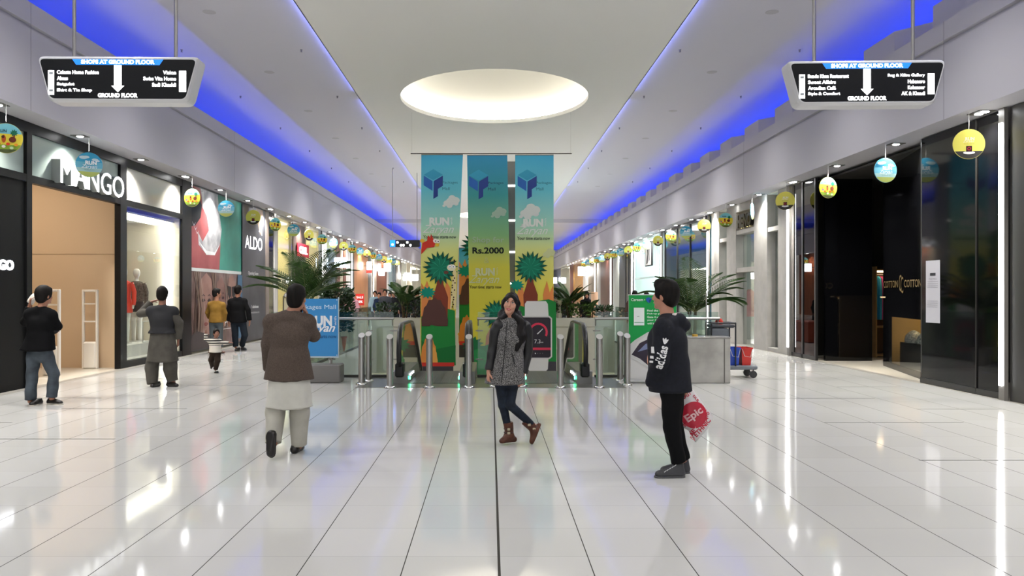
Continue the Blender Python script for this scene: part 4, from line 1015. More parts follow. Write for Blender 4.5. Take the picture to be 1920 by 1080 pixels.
        a.poly([(.10,z0+.46),(.10,z0+1.25),(.13,z0+1.28),(.70,z0+1.28),(.74,z0+1.25),(.74,z0+.47),(.70,z0+.44),(.13,z0+.44)], '#37333a')
        n = 14; R1, R2 = .20, .155; cx, cz = .48, z0+.97
        a.poly([(cx+R1*math.cos(t), cz+R1*math.sin(t)) for t in [(-.45+i*(PI*1.1+.5)/n) for i in range(n+1)]]+[(cx+R2*math.cos(t), cz+R2*math.sin(t)) for t in [(-.45+i*(PI*1.1+.5)/n) for i in range(n, -1, -1)]], '#e0405a')
        a.rect(.20, z0+.60, .74, z0+.65, '#e0405a'); a.poly([(.45,cz-.03),(.47,cz-.045),(.58,cz+.07),(.575,cz+.08)], '#e9e9e9')
        a.text('7.3', .40, z0+.74, '#f0f0f0', h=.08); a.text('mph', .53, z0+.745, '#f0f0f0', h=.03)
        for k in range(4): a.ell(.42+.05*k, z0+.53, .013 if k == 0 else .007, .013 if k == 0 else .007, '#e6e6e6' if k == 0 else '#8c898c')
    a.build('print', r)
    MB().cyl((0, 0, z1*K), (w_*K, 0, z1*K), .014, n=8).build('hem_rod', mat('#8d8d8b', .3, metal=.8), r)
    return r
BY = 24.3
zt, zb = EYE+260*BY/F, EYE-160*BY/F
bx = lambda px: (px-VX)*BY/F
banner(bx(790), bx(868), BY, zb, zt, 'left hanging banner with palm, small giraffe and red bird', bx(788), bx(849))
banner(bx(876), bx(951), BY-.1, zb, zt-.03, 'middle hanging banner reading Shop for Rs.2000', bx(882), bx(960), kind=1)
banner(bx(966), bx(1038), BY, zb, zt-.01, 'right hanging banner with a palm and a large sports watch', kind=2)
banner((861-VX)*25.7/F, (861-VX)*25.7/F+1.2, 25.7, -.4, 3.05, 'farther banner seen in the gap beside the middle one', kind=0)
rd = empty('banner_rod', (0, 0, 0), 'thin rod from which the three front banners hang', 'rod')
m = MB(); m.tube([(bx(770), BY, EYE+262*BY/F), (bx(870), BY, zt+.03), (bx(960), BY, zt+.03), (bx(1072), BY, EYE+262*BY/F)], .018, 8); m.build('rod', mat('#5a5856', .4, metal=.6), rd)
m = MB()
for px in (772, 1070): m.cyl((bx(px), BY, zt+.0), (bx(px), BY, HC), .003, n=5)
m.build('wire', mat('#bdbdb9', .5), rd)
# grey lift shaft far behind the gap of the banners
ls = empty('lift_shaft', (0, 0, 0), 'slim grey lift tower with lit floor bands behind the banner gap', 'lift tower')
MB().box(.42, 1.1, 25.8, 26.6, -5, 5.8).build('shaft', mat('#6d6d6f', .35), ls)
m = MB()
for z in (1.0, 1.9, 2.9, 3.9, 5.0): m.box(.43, 1.09, 25.77, 25.8, z, z+.06)
m.build('light_band', mat('#f4f2ea', .4, emit=2), ls)

# ---- stands
s1 = empty('poster_stand', (-3.12, 14.9, 0), 'blue poster stand on a grey base, half hidden by the man in brown', 'poster stand')
MB().box(-.50, .33, -.02, .02, .47, 1.52).build('board', mat('#2f86c4', .4), s1)
a = Art((-.50, -.021, .47)); run = '#e8ecef'
a.text('Packages Mall', .79, .84, '#cfe4f2', h=.1, w=.74, align='r'); a.text('RUN', .72, .55, run, h=.19, w=.44, bold=.05, align='r'); a.text('with', .80, .56, run, h=.045, w=.17, rot=PI/2)
a.text('Zaryan', .78, .40, run, h=.2, w=.66, shear=.4, bold=.02, align='r'); a.text('Your time starts now', .80, .33, '#28527f', h=.07, w=.72, align='r')
for x, y in ((.02,.02),(.81,.02),(.02,1.03),(.81,1.03)): a.ell(x, y, .009, .009, '#dfe6ea')
a.build('print', s1)
MB().box(-.53, -.50, -.025, .025, .44, 1.55).box(.33, .345, -.025, .025, .44, 1.55).box(-.5, .33, -.025, .025, .445, .47).build('edge_frame', mat('#b9c6cc', .3, metal=.5), s1)
MB().bbox(-.55, .40, -.22, .22, 0, .33, .02).build('base', mat('#6f6c69', .4), s1)
MB().cyl((-.35, .03, .3), (-.35, .03, .6), .02, n=8).cyl((.2, .03, .3), (.2, .03, .6), .02, n=8).build('bracket', STEEL2, s1)
s2 = empty('rollup_banner', (2.5, 14.75, 0), 'green and white roll-up banner with a phone picture behind the man', 'banner stand')
MB().box(0, .86, -.01, .01, .06, 1.585).build('sheet', mat('#dad9d6', .45), s2)
a = Art((0, -.011, .06)); a.poly([(0,.62),(.12,.72),(.35,.86),(.86,.95),(.86,1.525),(0,1.525)], '#1f9a4b')
a.poly([(.05,.45),(.2,.66),(.5,.8),(.86,.86),(.86,.1),(.72,.05),(.42,.2),(.2,.38)], '#3a3440'); a.poly([(.16,.5),(.3,.64),(.5,.72),(.45,.58)], '#7c86a8')
a.ell(.42, .36, .09, .16, '#d8a58c'); a.ell(.5, .3, .1, .1, '#e0b49c')
a.poly([(0,.62),(.12,.72),(.35,.86),(.86,.95),(.86,.9),(.36,.82),(.16,.68),(.05,.45),(.2,.35),(.42,.17),(.42,.14),(.16,.33),(0,.4)], '#cfcfcc')
a.text('Careem', .04, 1.42, '#dff2e2', h=.05, w=.22, bold=.02); a.text('+', .275, 1.43, '#dff2e2', h=.025); a.poly([(.31,1.47),(.36,1.49),(.41,1.47),(.40,1.42),(.37,1.38),(.32,1.42)], '#2c5fb0'); a.poly([(.36,1.44),(.41,1.47),(.40,1.42),(.37,1.38)], '#23407c')
a.rect(.09, .98, .28, 1.30, '#e6efe9'); a.rect(.10, 1.03, .27, 1.04, '#3b9a5b'); a.rect(.15, 1.14, .19, 1.145, '#303c34')
for k, t in enumerate(('Find the Careem', 'Pick-up point at', 'Gate 4 and ride', 'your Captain', 'will be there')): a.text(t, .33, 1.23-.058*k, '#e9f6ea', h=.035, w=.42-.03*k, bold=.02)
a.build('print', s2)
MB().bbox(-.02, .88, -.07, .07, 0, .06, .02).build('base', mat('#b9b9b6', .3, metal=.6), s2)
MB().cyl((-.01, 0, 1.59), (.87, 0, 1.59), .014, n=8).cyl((.43, .03, .05), (.43, .03, 1.59), .01, n=6).build('support_pole', STEEL, s2)
s3 = empty('steel_counter', (3.46, 14.9, 0), 'brushed steel counter box beside the cleaning cart', 'counter')
MB().bbox(0, .86, -.24, .24, .0, .82, .01).build('body', varied('#8f8d88', '#a9a7a1', 2.5, name='steel_sheet', rough=.35), s3)
MB().box(.74, .76, -.243, -.24, .01, .8).box(.07, .08, -.243, -.24, .01, .8).build('panel_seam', mat('#55534f', .5), s3)
MB().bbox(-.01, .87, -.25, .25, .82, .835, .004).build('top', mat('#c9c7c1', .25, metal=.8), s3)
MB().cyl((.28, 0, .835), (.28, 0, .87), .05, n=12).build('lid_knob', mat('#d6a93a', .4), s3)
# cleaning cart
ca = empty('cleaning_cart', (4.72, 15.75, 0), 'janitor cart with blue and red buckets, far side of steel counter', 'cleaning cart')
DG = mat('#3b3f45', .5)
MB().bbox(-.55, .38, -.22, .22, .16, .24, .02).build('deck', mat('#6c7278', .5), ca)
m = MB(); m.bbox(-.52, -.16, -.22, .22, .3, .95, .03); m.build('bag_body', mat('#5b6168', .6), ca)
m = MB()
for x in (-.5, -.04):
    for y in (-.2, .2): m.cyl((x, y, .22), (x, y, 1.05), .016, n=8)
m.cyl((-.5,-.2,1.05),(-.04,-.2,1.05),.016,n=8).cyl((-.5,.2,1.05),(-.04,.2,1.05),.016,n=8).cyl((-.04,-.2,1.05),(-.04,.2,1.05),.016,n=8)
m.build('frame', mat('#26282b', .4), ca)
MB().bbox(-.5, -.05, -.2, .2, .96, 1.02, .02).build('tray', DG, ca)
for k, (x, c, hh) in enumerate(((-.045, '#1747b8', .34), (.185, '#c0261e', .34))):
    m = MB(); z0_ = .24
    m.add([(x-.08,-.14,z0_),(x+.08,-.14,z0_),(x+.08,.14,z0_),(x-.08,.14,z0_),(x-.105,-.18,z0_+hh),(x+.105,-.18,z0_+hh),(x+.105,.18,z0_+hh),(x-.105,.18,z0_+hh)], [(3,2,1,0),(0,1,5,4),(1,2,6,5),(2,3,7,6),(3,0,4,7)])
    m.box(x-.112, x+.112, -.19, -.178, z0_+hh-.03, z0_+hh).box(x-.112, x+.112, .178, .19, z0_+hh-.03, z0_+hh).box(x-.112, x-.1, -.18, .18, z0_+hh-.03, z0_+hh).box(x+.1, x+.112, -.18, .18, z0_+hh-.03, z0_+hh)
    b_ = m.build('bucket', mat(c, .4), ca); b_['label'] = ('blue', 'red')[k]+' bucket on the deck'
    MB().tube([(x-.095, -.195, z0_+hh-.03), (x-.05, -.2, z0_+.18), (x+.06, -.2, z0_+.16), (x+.095, -.195, z0_+hh-.03)], .006, 5).build('bucket_handle', mat('#c9c9c4', .4), b_)
for x in (-.45, .3):
    for y in (-.19, .19):
        MB().cyl((x, y-.015, .07), (x, y+.015, .07), .07, n=16).cyl((x, y, .07), (x, y, .17), .012, n=6).build('wheel', mat('#2a2a2c', .5), ca)
MB().cyl((-.56, -.1, .2), (-.58, -.12, 1.62), .013, n=8).build('mop_handle', STEEL, ca)
MB().lathe((-.3, 0, 1.02), [(.0,.12),(.05,.11),(.08,.05),(.07,0)], 10).build('cloth', mat('#c2453c', .9), ca)

# ================================================================ plants
FR1 = varied('#27401a', '#3c5a26', 6, rough=.5, name='palm_leaf', lo=.3, hi=.7)
FR2 = varied('#1d2f17', '#2f4a25', 6, rough=.5, name='dark_leaf', lo=.3, hi=.7)
def frond(m, base, az, up, L, lw_=.05, n=30, droop=1.0, ll=.34):
    """one feather leaf: bent midrib and long narrow leaflets on both sides"""
    pts = []; el = up; p = Vector(base); st_ = L/n
    for i in range(n+1):
        pts.append(p.copy()); t = i/n
        e = el-droop*(t**1.5)*1.3
        p = p+Vector((math.cos(az)*math.cos(e), math.sin(az)*math.cos(e), math.sin(e)))*st_
    m.tube(pts, [.011*(1-.8*i/n)+.002 for i in range(n+1)], 5, 1)
    for i in range(4, n+1):
        t = i/n; d = (pts[i]-pts[i-1]).normalized(); side = Vector((-math.sin(az), math.cos(az), 0)); upv = side.cross(d) if side.cross(d).z > 0 else -side.cross(d)
        l_ = ll*L*math.sin(PI*min(1, t*.85+.12))**.7
        for s in (-1, 1):
            dd = (side*s*.8+d*.62+upv*.18).normalized(); q = pts[i]
            w1 = d*lw_*.5*.6; mid = q+dd*l_*.5+Vector((0, 0, -.02*l_)); tip = q+dd*l_+Vector((0, 0, -.24*l_))
            m.add([q-w1*.5, q+w1*.5, mid+w1, tip, mid-w1], [(0, 1, 2, 3, 4)])
def potted_palm(X_, Y_, z0, label, H_=1.0, n=11, L=1.15, pot='#b06a48', potr=.2, poth=.4, seed=1, spread=.75, leafw=.05, trunks=3, hi=1.35):
    random.seed(seed); r = empty('potted_palm', (X_, Y_, z0), label, 'potted palm')
    MB().lathe((0,0,0), [(potr*.72,0),(potr*.9,poth*.5),(potr,poth*.93),(potr*1.06,poth*.94),(potr*1.06,poth),(potr*.93,poth),(potr*.9,poth-.04),(0,poth-.04)], 24).build('pot', mat(pot, .6), r)
    m = MB(); tr_ = MB()
    for k in range(trunks):
        a_ = k*2.1+seed; x, y = .06*math.cos(a_), .06*math.sin(a_)
        tr_.tube([(x, y, poth-.06), (x*1.4, y*1.4, poth+H_*.5), (x*1.8, y*1.8, poth+H_)], [.028, .024, .018], 8)
        for j in range(n//trunks):
            az = random.uniform(0, 2*PI) if j % 2 else (0.0 if j % 4 == 0 else PI)+random.uniform(-.7, .7); frond(m, (x*1.8, y*1.8, poth+H_-.05), az, random.uniform(.5, hi), L*random.uniform(.8, 1.1), leafw, droop=random.uniform(.7, 1.3)*spread)
    tr_.build('trunk', varied('#4a3b28', '#6b5a3c', 12, name='palm_trunk'), r); m.build('fronds', [FR1, mat('#4f5c2e', .6)], r); return r
def bushy(X_, Y_, z0, label, H_=1.1, R=.35, nl=260, pot='#b06a48', potr=.2, poth=.32, seed=1, mt=None, leaf=.09, stem=True):
    random.seed(seed); r = empty('potted_plant', (X_, Y_, z0), label, 'potted plant')
    MB().lathe((0,0,0), [(potr*.72,0),(potr*.9,poth*.5),(potr,poth*.93),(potr*1.06,poth*.94),(potr*1.06,poth),(potr*.93,poth),(potr*.9,poth-.04),(0,poth-.04)], 20).build('pot', mat(pot, .6), r)
    st_ = MB(); st_.tube([(0,0,poth-.05),(.02,.01,poth+H_*.5),(0,0,poth+H_*.85)], [.022,.018,.008], 7)
    m = MB()
    for k in range(nl):
        t = random.random()**.7; a_ = random.uniform(0, 2*PI); rr = R*math.sqrt(random.random())*(1-.5*abs(t-.45)); c = Vector((rr*math.cos(a_), rr*math.sin(a_), poth+.1+H_*t))
        d = Vector((math.cos(a_)+random.uniform(-.6,.6), math.sin(a_)+random.uniform(-.6,.6), random.uniform(-.3,.9))).normalized(); u = d.orthogonal().normalized(); l_ = leaf*random.uniform(.7, 1.4)
        m.add([c, c+d*l_*.45+u*l_*.28, c+d*l_, c+d*l_*.45-u*l_*.28], [(0, 1, 2, 3)])
        if k % 12 == 0: st_.tube([(0,0,poth+H_*t*.7),c], .006, 4)
    st_.build('stem', mat('#4a3b28', .7), r); m.build('foliage', mt or FR2, r); return r
potted_palm(-4.5, 19.9, 0, 'large feathery palm left of the void, behind the man in brown', 1.05, 24, 1.5, seed=4, potr=.24, poth=.42, spread=.62, leafw=.05, hi=1.45)
potted_palm(4.55, 18.3, 0, 'feathery palm right of the void, behind the dark hooded jacket', .85, 21, 1.3, seed=9, pot='#8c8a84', spread=.75, leafw=.045, hi=1.4)
potted_palm(-2.9, 27.4, .7, 'small palm in the far planter left of the banners', .5, 12, .95, seed=6, poth=.05, spread=.7, leafw=.06)
potted_palm(2.65, 27.4, .7, 'tall palm in the far planter right of the banners', .55, 12, .95, seed=12, poth=.05, spread=.6, leafw=.06)
potted_palm(3.35, 27.45, .7, 'low palm at the right end of the far planter', .25, 9, .6, seed=15, poth=.05, spread=.9)
bushy(-4.15, 22.0, 0, 'dark bushy tree in a terracotta pot beside the void', 1.2, .5, 1300, seed=3, potr=.26, poth=.45, leaf=.11)
bushy(-4.45, 18.6, 0, 'low dark shrub in a terracotta pot by the blue poster stand', .3, .2, 130, seed=8, potr=.17, poth=.45)
for k, (x, y, h_, r_, lb, mt_) in enumerate(((-3.5, 27.4, .45, .4, 'dark leafy shrub at the left end of the far planter', None), (-2.55, 27.5, .6, .38, 'dark upright shrub in the far planter beside the left banner', None),
     (2.05, 27.4, .75, .3, 'dark shrub next to the right banner in the far planter', None), (2.4, 27.5, .5, .35, 'leafy shrub below the tall far palm', varied('#2f4a1c', '#53702c', 6, name='mid_leaf')),
     (3.0, 27.4, .4, .4, 'broad green shrub in the right half of the far planter', varied('#3b5524', '#5d7a36', 6, name='light_leaf')), (3.8, 27.4, .35, .3, 'small grey-green shrub at the far right of the planter', None))):
    bushy(x, y, .7, lb, h_, r_, 260, seed=20+k, mt=mt_, leaf=.11, poth=.04, potr=.1)
m = MB().lathe((1.95+.35, 27.3, .7), [(.07,0),(.1,.2),(.06,.35),(.05,.5),(.13,.62),(.2,.72),(.22,.74)], 14); prop('stone_pedestal', m, mat('#d6d0bc', .6), 'pale stone pedestal vase in the far planter', 'pedestal')
m = MB().lathe((3.65, 28.6, 0), [(.11,0),(.12,.9),(.12,1.66),(.0,1.68)], 14); prop('standing_post', m, mat('#e3b48e', .5), 'tall peach-coloured round post beyond the planter', 'post')
m = MB().bbox(-5.2, -4.55, 26.5, 28.2, 0, .75, .03); prop('timber_bench', m, wood('#5a3424', '#6f4330'), 'dark reddish wooden counter left of the planter', 'counter')
m = MB().bbox(4.6, 5.3, 26.5, 28.2, 0, .7, .03); prop('timber_bench', m, wood('#6e3020', '#7f3b2b'), 'dark reddish wooden box right of the planter', 'counter')

# ================================================================ hanging signs
def guide_sign(cx, Y, zc, label, left, right, rods, flip, tilt=0.0):
    r = empty('hanging_sign', (cx, Y, zc), label, 'sign', 'hanging direction signs', rz=tilt)
    Wt, Wb, Hh = .79, .68, .20
    def outline(g, k=6):
        P = [(-Wt-g, Hh+g), (Wt+g, Hh+g), (Wb+g*.6, -Hh-g), (-Wb-g*.6, -Hh-g)]; out = []; rad = .05+g*.5
        for i in range(4):
            p, a_, b_ = Vector(P[i]), Vector(P[i-1]), Vector(P[(i+1)%4]); u, v = (a_-p).normalized(), (b_-p).normalized()
            s_, e = p+u*rad, p+v*rad
            for j in range(k+1):
                t = j/k; out.append((s_*(1-t)**2+p*2*t*(1-t)+e*t*t))
        return out
    m = MB(); o1, o2 = outline(.035), outline(.012); n = len(o1)
    rings = [(o2, -.125), (o1, -.09), (o1, .09), (o2, .125)]; v = []
    for o_, y in rings: v += [(p.x, y, p.y) for p in o_]
    f = [(k*n+i, k*n+(i+1)%n, k*n+n+(i+1)%n, k*n+n+i) for k in range(3) for i in range(n)]+[tuple(range(n)), tuple(range(4*n-1, 3*n-1, -1))]
    m.add(v, f, 0, False); m.build('housing', mat('#c4c4c6', .4), r)
    a = Art((0, -.1255, 0), step=.0006); a.poly([(p.x, p.y) for p in reversed(outline(0))], '#0b0c0f')
    E = mat('#ffffff', .4, emit=2.6); EB = mat('#1a6fe0', .4, emit=.9)
    a.poly([(-.46, Hh), (.46, Hh), (.42, Hh-.058), (-.42, Hh-.058)], EB)
    a.text('SHOPS AT GROUND FLOOR', 0, Hh-.048, E, h=.042, w=.74, bold=.04, align='c')
    a.rect(-.038, -.08, .038, Hh-.06, E); a.poly([(-.065, -.07), (.065, -.07), (0, -.135)], E)
    a.text('GROUND FLOOR', 0, -.19, E, h=.045, w=.40, bold=.05, align='c')
    a.rect(-.70, -.165, -.64, .085, E); a.rect(.62, -.13, .69, .085, E)
    for yy in (.055, -.12): a.rect(-.69, yy-.012, -.65, yy+.012, '#9aa0a4')
    for k, t in enumerate(left): a.text(t, -.61, .045-.062*k, E, h=.04, w=min(.022*len(t), .42), bold=.03)
    for k, t in enumerate(right): a.text(t, .59, .045-.062*k, E, h=.04, w=min(.022*len(t), .38), bold=.03, align='r')
    a.build('face', r)
    for x in rods: MB().cyl((x, 0, Hh+.035), (x, 0, HS-zc), .019, n=10).build('suspension_rod', mat('#9b9997', .3, metal=.9), r)
    return r
guide_sign((231-VX)*8.4/F, 8.4, EYE+(VY-154)*8.4/F, 'illuminated black hanging sign on the left reading SHOPS AT GROUND FLOOR',
    ('Celeste Home Fashion', 'Almas', 'Satguist', 'Shirt & Tie Shop'), ('Vision', 'Swiss Vita Home', 'Sadi Khaddi'), (-.50, .54), 1, 0.02)
guide_sign((1616-VX)*8.6/F, 8.6, EYE+(VY-160)*8.6/F, 'illuminated black hanging sign on the right reading SHOPS AT GROUND FLOOR',
    ('Bundu Khan Restaurant', 'Sweet Affairs', 'Arcadian Café', 'Style & Comfort'), ('Rug & Kilim Gallery', 'Habanero', 'Kohenoor', 'AK & Khaadi'), (-.50, .53), -1, -0.03)
r = empty('hanging_sign', (-3.85, 36.5, 3.85), 'small distant blue and black hanging sign left of the banners', 'sign', 'hanging direction signs')
MB().bbox(-.68, .68, -.08, .08, -.16, .16, .03).build('housing', mat('#101114', .4), r)
a = Art((0, -.081, 0)); a.rect(-.66, -.15, -.42, .15, mat('#1a6fe0', .4, emit=2)); 
for x, y in ((-.54, -.05), (-.32, .05), (.12, .05), (-.16, -.08), (.26, -.08), (-.05, -.08)): a.ell(x, y, .05, .05, mat('#ffffff', .4, emit=5))
a.build('face', r)
for x in (-.55, .55): MB().cyl((x, 0, .16), (x, 0, HS-3.85), .015, n=8).build('suspension_rod', STEEL, r)
# ================================================================ people: smooth implicit bodies, meshed by surface nets
class Field:
    def __init__(s, lo, hi, h):
        s.h = h; s.lo = np.array(lo, dtype=np.float32)-2*h
        s.n = np.ceil((np.array(hi)+2*h-s.lo)/h).astype(int)+1
        s.D = np.full(tuple(s.n), 0.3, dtype=np.float32)
        s.ax = [(s.lo[i]+h*np.arange(s.n[i])).astype(np.float32) for i in range(3)]
    def _sl(s, lo, hi):
        a = np.clip(np.floor((np.array(lo)-s.lo)/s.h).astype(int), 0, s.n-1); b = np.clip(np.ceil((np.array(hi)-s.lo)/s.h).astype(int)+1, 1, s.n)
        sl = tuple(slice(a[i], max(b[i], a[i]+1)) for i in range(3))
        return sl, s.ax[0][sl[0]][:, None, None], s.ax[1][sl[1]][None, :, None], s.ax[2][sl[2]][None, None, :]
    def _mix(s, sl, d, k, sub=False):
        a = s.D[sl]
        if sub:
            d = -d; h = np.maximum(k-np.abs(a-d), 0)/k; s.D[sl] = np.maximum(a, d)+h*h*k/4
        else:
            h = np.maximum(k-np.abs(a-d), 0)/k; s.D[sl] = np.minimum(a, d)-h*h*k/4
    def cone(s, a, b, ra, rb=None, k=.02, n=None, f=1.0, caps=(), sub=False):
        """round cone; n,f: thinner by f along direction n; caps: planes (point, outward normal) that cut this piece"""
        a, b = Vector(a), Vector(b); rb = ra if rb is None else rb; R = max(ra, rb)*max(1, f)+k+.03
        sl, X, Y, Z = s._sl([min(a[i], b[i])-R for i in range(3)], [max(a[i], b[i])+R for i in range(3)])
        px, py, pz = X-a.x, Y-a.y, Z-a.z; d = b-a
        if n is not None:
            n = Vector(n).normalized(); g = 1/f-1
            c = px*n.x+py*n.y+pz*n.z; px = px+c*(g*n.x); py = py+c*(g*n.y); pz = pz+c*(g*n.z); d = d+n*(d.dot(n)*g)
        L = max(d.dot(d), 1e-9); t = np.clip((px*d.x+py*d.y+pz*d.z)/L, 0, 1)
        q = np.sqrt((px-t*d.x)**2+(py-t*d.y)**2+(pz-t*d.z)**2)-(ra+(rb-ra)*t)
        for p, m in caps:
            m = Vector(m).normalized(); q = np.maximum(q, (X-p[0])*m.x+(Y-p[1])*m.y+(Z-p[2])*m.z)
        s._mix(sl, q, k, sub); return s
    def ell(s, c, r, R=None, k=.015, sub=False):
        """ellipsoid, R = 3x3 rotation"""
        c = Vector(c); m = max(r)+k+.02; sl, X, Y, Z = s._sl([c[i]-m for i in range(3)], [c[i]+m for i in range(3)])
        p = [X-c.x, Y-c.y, Z-c.z]
        if R is not None:
            Rt = R.transposed(); p = [p[0]*Rt[i][0]+p[1]*Rt[i][1]+p[2]*Rt[i][2] for i in range(3)]
        k0 = np.sqrt((p[0]/r[0])**2+(p[1]/r[1])**2+(p[2]/r[2])**2); k1 = np.sqrt((p[0]/r[0]**2)**2+(p[1]/r[1]**2)**2+(p[2]/r[2]**2)**2)
        q = k0*(k0-1)/np.maximum(k1, 1e-6); s._mix(sl, q, k, sub); return s
    def plane(s, p, n):
        """keep what lies behind the plane"""
        n = Vector(n).normalized(); X, Y, Z = s.ax[0][:, None, None], s.ax[1][None, :, None], s.ax[2][None, None, :]
        s.D = np.maximum(s.D, ((X-p[0])*n.x+(Y-p[1])*n.y+(Z-p[2])*n.z)).astype(np.float32); return s
    def folds(s, amp, fx=14, fz=5, seed=0.0, vertical=True):
        X, Y, Z = s.ax[0][:, None, None], s.ax[1][None, :, None], s.ax[2][None, None, :]
        w_ = np.sin(fx*X+2.1*np.sin(3.1*Z+seed)+seed)*np.cos(fx*.8*Y+1.3*np.sin(2.3*Z+seed*2))
        v = np.sin(fz*3*Z+2*np.sin(9*X+seed)+1.5*np.sin(7*Y)+seed*3)
        s.D = (s.D+amp*(w_*(.75 if vertical else .4)+v*(.3 if vertical else .7))).astype(np.float32); return s
    def mesh(s, name, m, parent=None):
        D = s.D; S = D < 0; n = D.shape
        c = np.zeros((n[0]-1, n[1]-1, n[2]-1), dtype=np.int8)
        for i in (0, 1):
            for j in (0, 1):
                for k in (0, 1): c += S[i:n[0]-1+i, j:n[1]-1+j, k:n[2]-1+k]
        act = (c > 0) & (c < 8); idx = np.full(act.shape, -1, dtype=np.int64); ii = np.argwhere(act); idx[act] = np.arange(len(ii))
        acc = np.zeros((len(ii), 3)); w_ = np.zeros(len(ii)); i0, j0, k0 = ii.T
        cor = {(i, j, k): D[i0+i, j0+j, k0+k] for i in (0, 1) for j in (0, 1) for k in (0, 1)}
        for ax in range(3):
            for u in (0, 1):
                for v in (0, 1):
                    o = [0, 0, 0]; oth = [q for q in range(3) if q != ax]; o[oth[0]] = u; o[oth[1]] = v; e = list(o); e[ax] = 1
                    a, b = cor[tuple(o)], cor[tuple(e)]; cr = (a < 0) != (b < 0); t = np.where(cr, a/np.where(a == b, 1, a-b), 0)
                    P = np.tile(np.array(o, float), (len(ii), 1)); P[:, ax] = t; acc += P*cr[:, None]; w_ += cr
        V = (ii+acc/np.maximum(w_, 1)[:, None])*s.h+s.lo
        F_ = []
        for ax in range(3):
            u, v = (ax+1) % 3, (ax+2) % 3
            lo_ = [slice(None)]*3; hi_ = [slice(None)]*3; lo_[ax] = slice(0, -1); hi_[ax] = slice(1, None)
            e = S[tuple(lo_)] != S[tuple(hi_)]; q = np.argwhere(e); q = q[(q[:, u] > 0) & (q[:, v] > 0) & (q[:, u] < n[u]-1) & (q[:, v] < n[v]-1)]
            ins = S[tuple(q.T)]
            def cell(du, dv):
                r = q.copy(); r[:, u] -= du; r[:, v] -= dv; return idx[tuple(r.T)]
            Q = np.stack([cell(0, 0), cell(1, 0), cell(1, 1), cell(0, 1)], 1); Q[~ins] = Q[~ins][:, ::-1]; F_.append(Q)
        Fq = np.concatenate(F_); Fq = Fq[(Fq >= 0).all(1)]
        me = bpy.data.meshes.new(name); me.vertices.add(len(V)); me.vertices.foreach_set('co', V.astype(np.float32).ravel())
        me.loops.add(len(Fq)*4); me.loops.foreach_set('vertex_index', Fq.ravel().astype(np.int32))
        me.polygons.add(len(Fq)); me.polygons.foreach_set('loop_start', np.arange(0, len(Fq)*4, 4, dtype=np.int32))
        me.polygons.foreach_set('use_smooth', np.ones(len(Fq), dtype=bool)); me.materials.append(m); me.update(calc_edges=True); me.validate()
        o = bpy.data.objects.new(name, me); col.objects.link(o)
        if parent is not None: o.parent = parent
        return o
SKIN = varied('#9c6c55', '#a87862', 6, rough=.5, name='skin')
SKINF = varied('#c08f78', '#b9856f', 6, rough=.45, name='fair_skin')
SKINC = varied('#7c5544', '#8a6150', 6, rough=.5, name='dark_skin')
HAIR = varied('#0b0908', '#17120f', 40, rough=.62, spec=.15, name='black_hair', stretch=(1, 1, .2))
def V3(*a): return Vector(a)
def hand(fd, w_, d, n, s, r=1.0, curl=.5, fine=True):
    """palm, four unequal fingers, thumb from the side of the palm. w_ wrist, d along, n palm side, s thumb side"""
    d, n, s = Vector(d).normalized(), Vector(n).normalized(), Vector(s); s = (s-d*s.dot(d)-n*s.dot(n)).normalized()
    fd.cone(w_-d*.02*r, w_+d*.02*r, .026*r, .03*r, .012, n, .75)
    fd.cone(w_+d*.03*r, w_+d*.082*r, .037*r, .04*r, .010, n, .42)
    if not fine:
        fd.cone(w_+d*.08*r, w_+d*.12*r+n*.03*r*curl, .034*r, .028*r, .01, n, .45); fd.cone(w_+d*.03*r+s*.03*r, w_+d*.075*r+s*.05*r+n*.02*r, .013*r, .01*r, .006); return
    for i, L in enumerate((.071, .079, .074, .058)):
        p = w_+d*(.086-.004*abs(i-1))*r+s*(.031-.0205*i)*r; dr = (d+s*(.10-.07*i)).normalized(); rr = (.0088, .009, .0086, .0076)[i]*r
        for j, q in enumerate((.45, .30, .25)):
            c = curl*(.5+.55*j); dd = (dr*math.cos(c)+n*math.sin(c)); e = p+dd*L*q*r
            fd.cone(p, e, rr*(1-.07*j), rr*(.93-.07*j), .004); p = e; dr = (dr*math.cos(curl*.5)+n*math.sin(curl*.5)).normalized()
    p = w_+d*.028*r+s*.028*r; e = p+(d*.62+s*.62+n*.35).normalized()*.042*r; fd.cone(p, e, .0125*r, .0105*r, .008); fd.cone(e, e+(d*.85+s*.2+n*.45).normalized()*.034*r, .0105*r, .0088*r, .004)
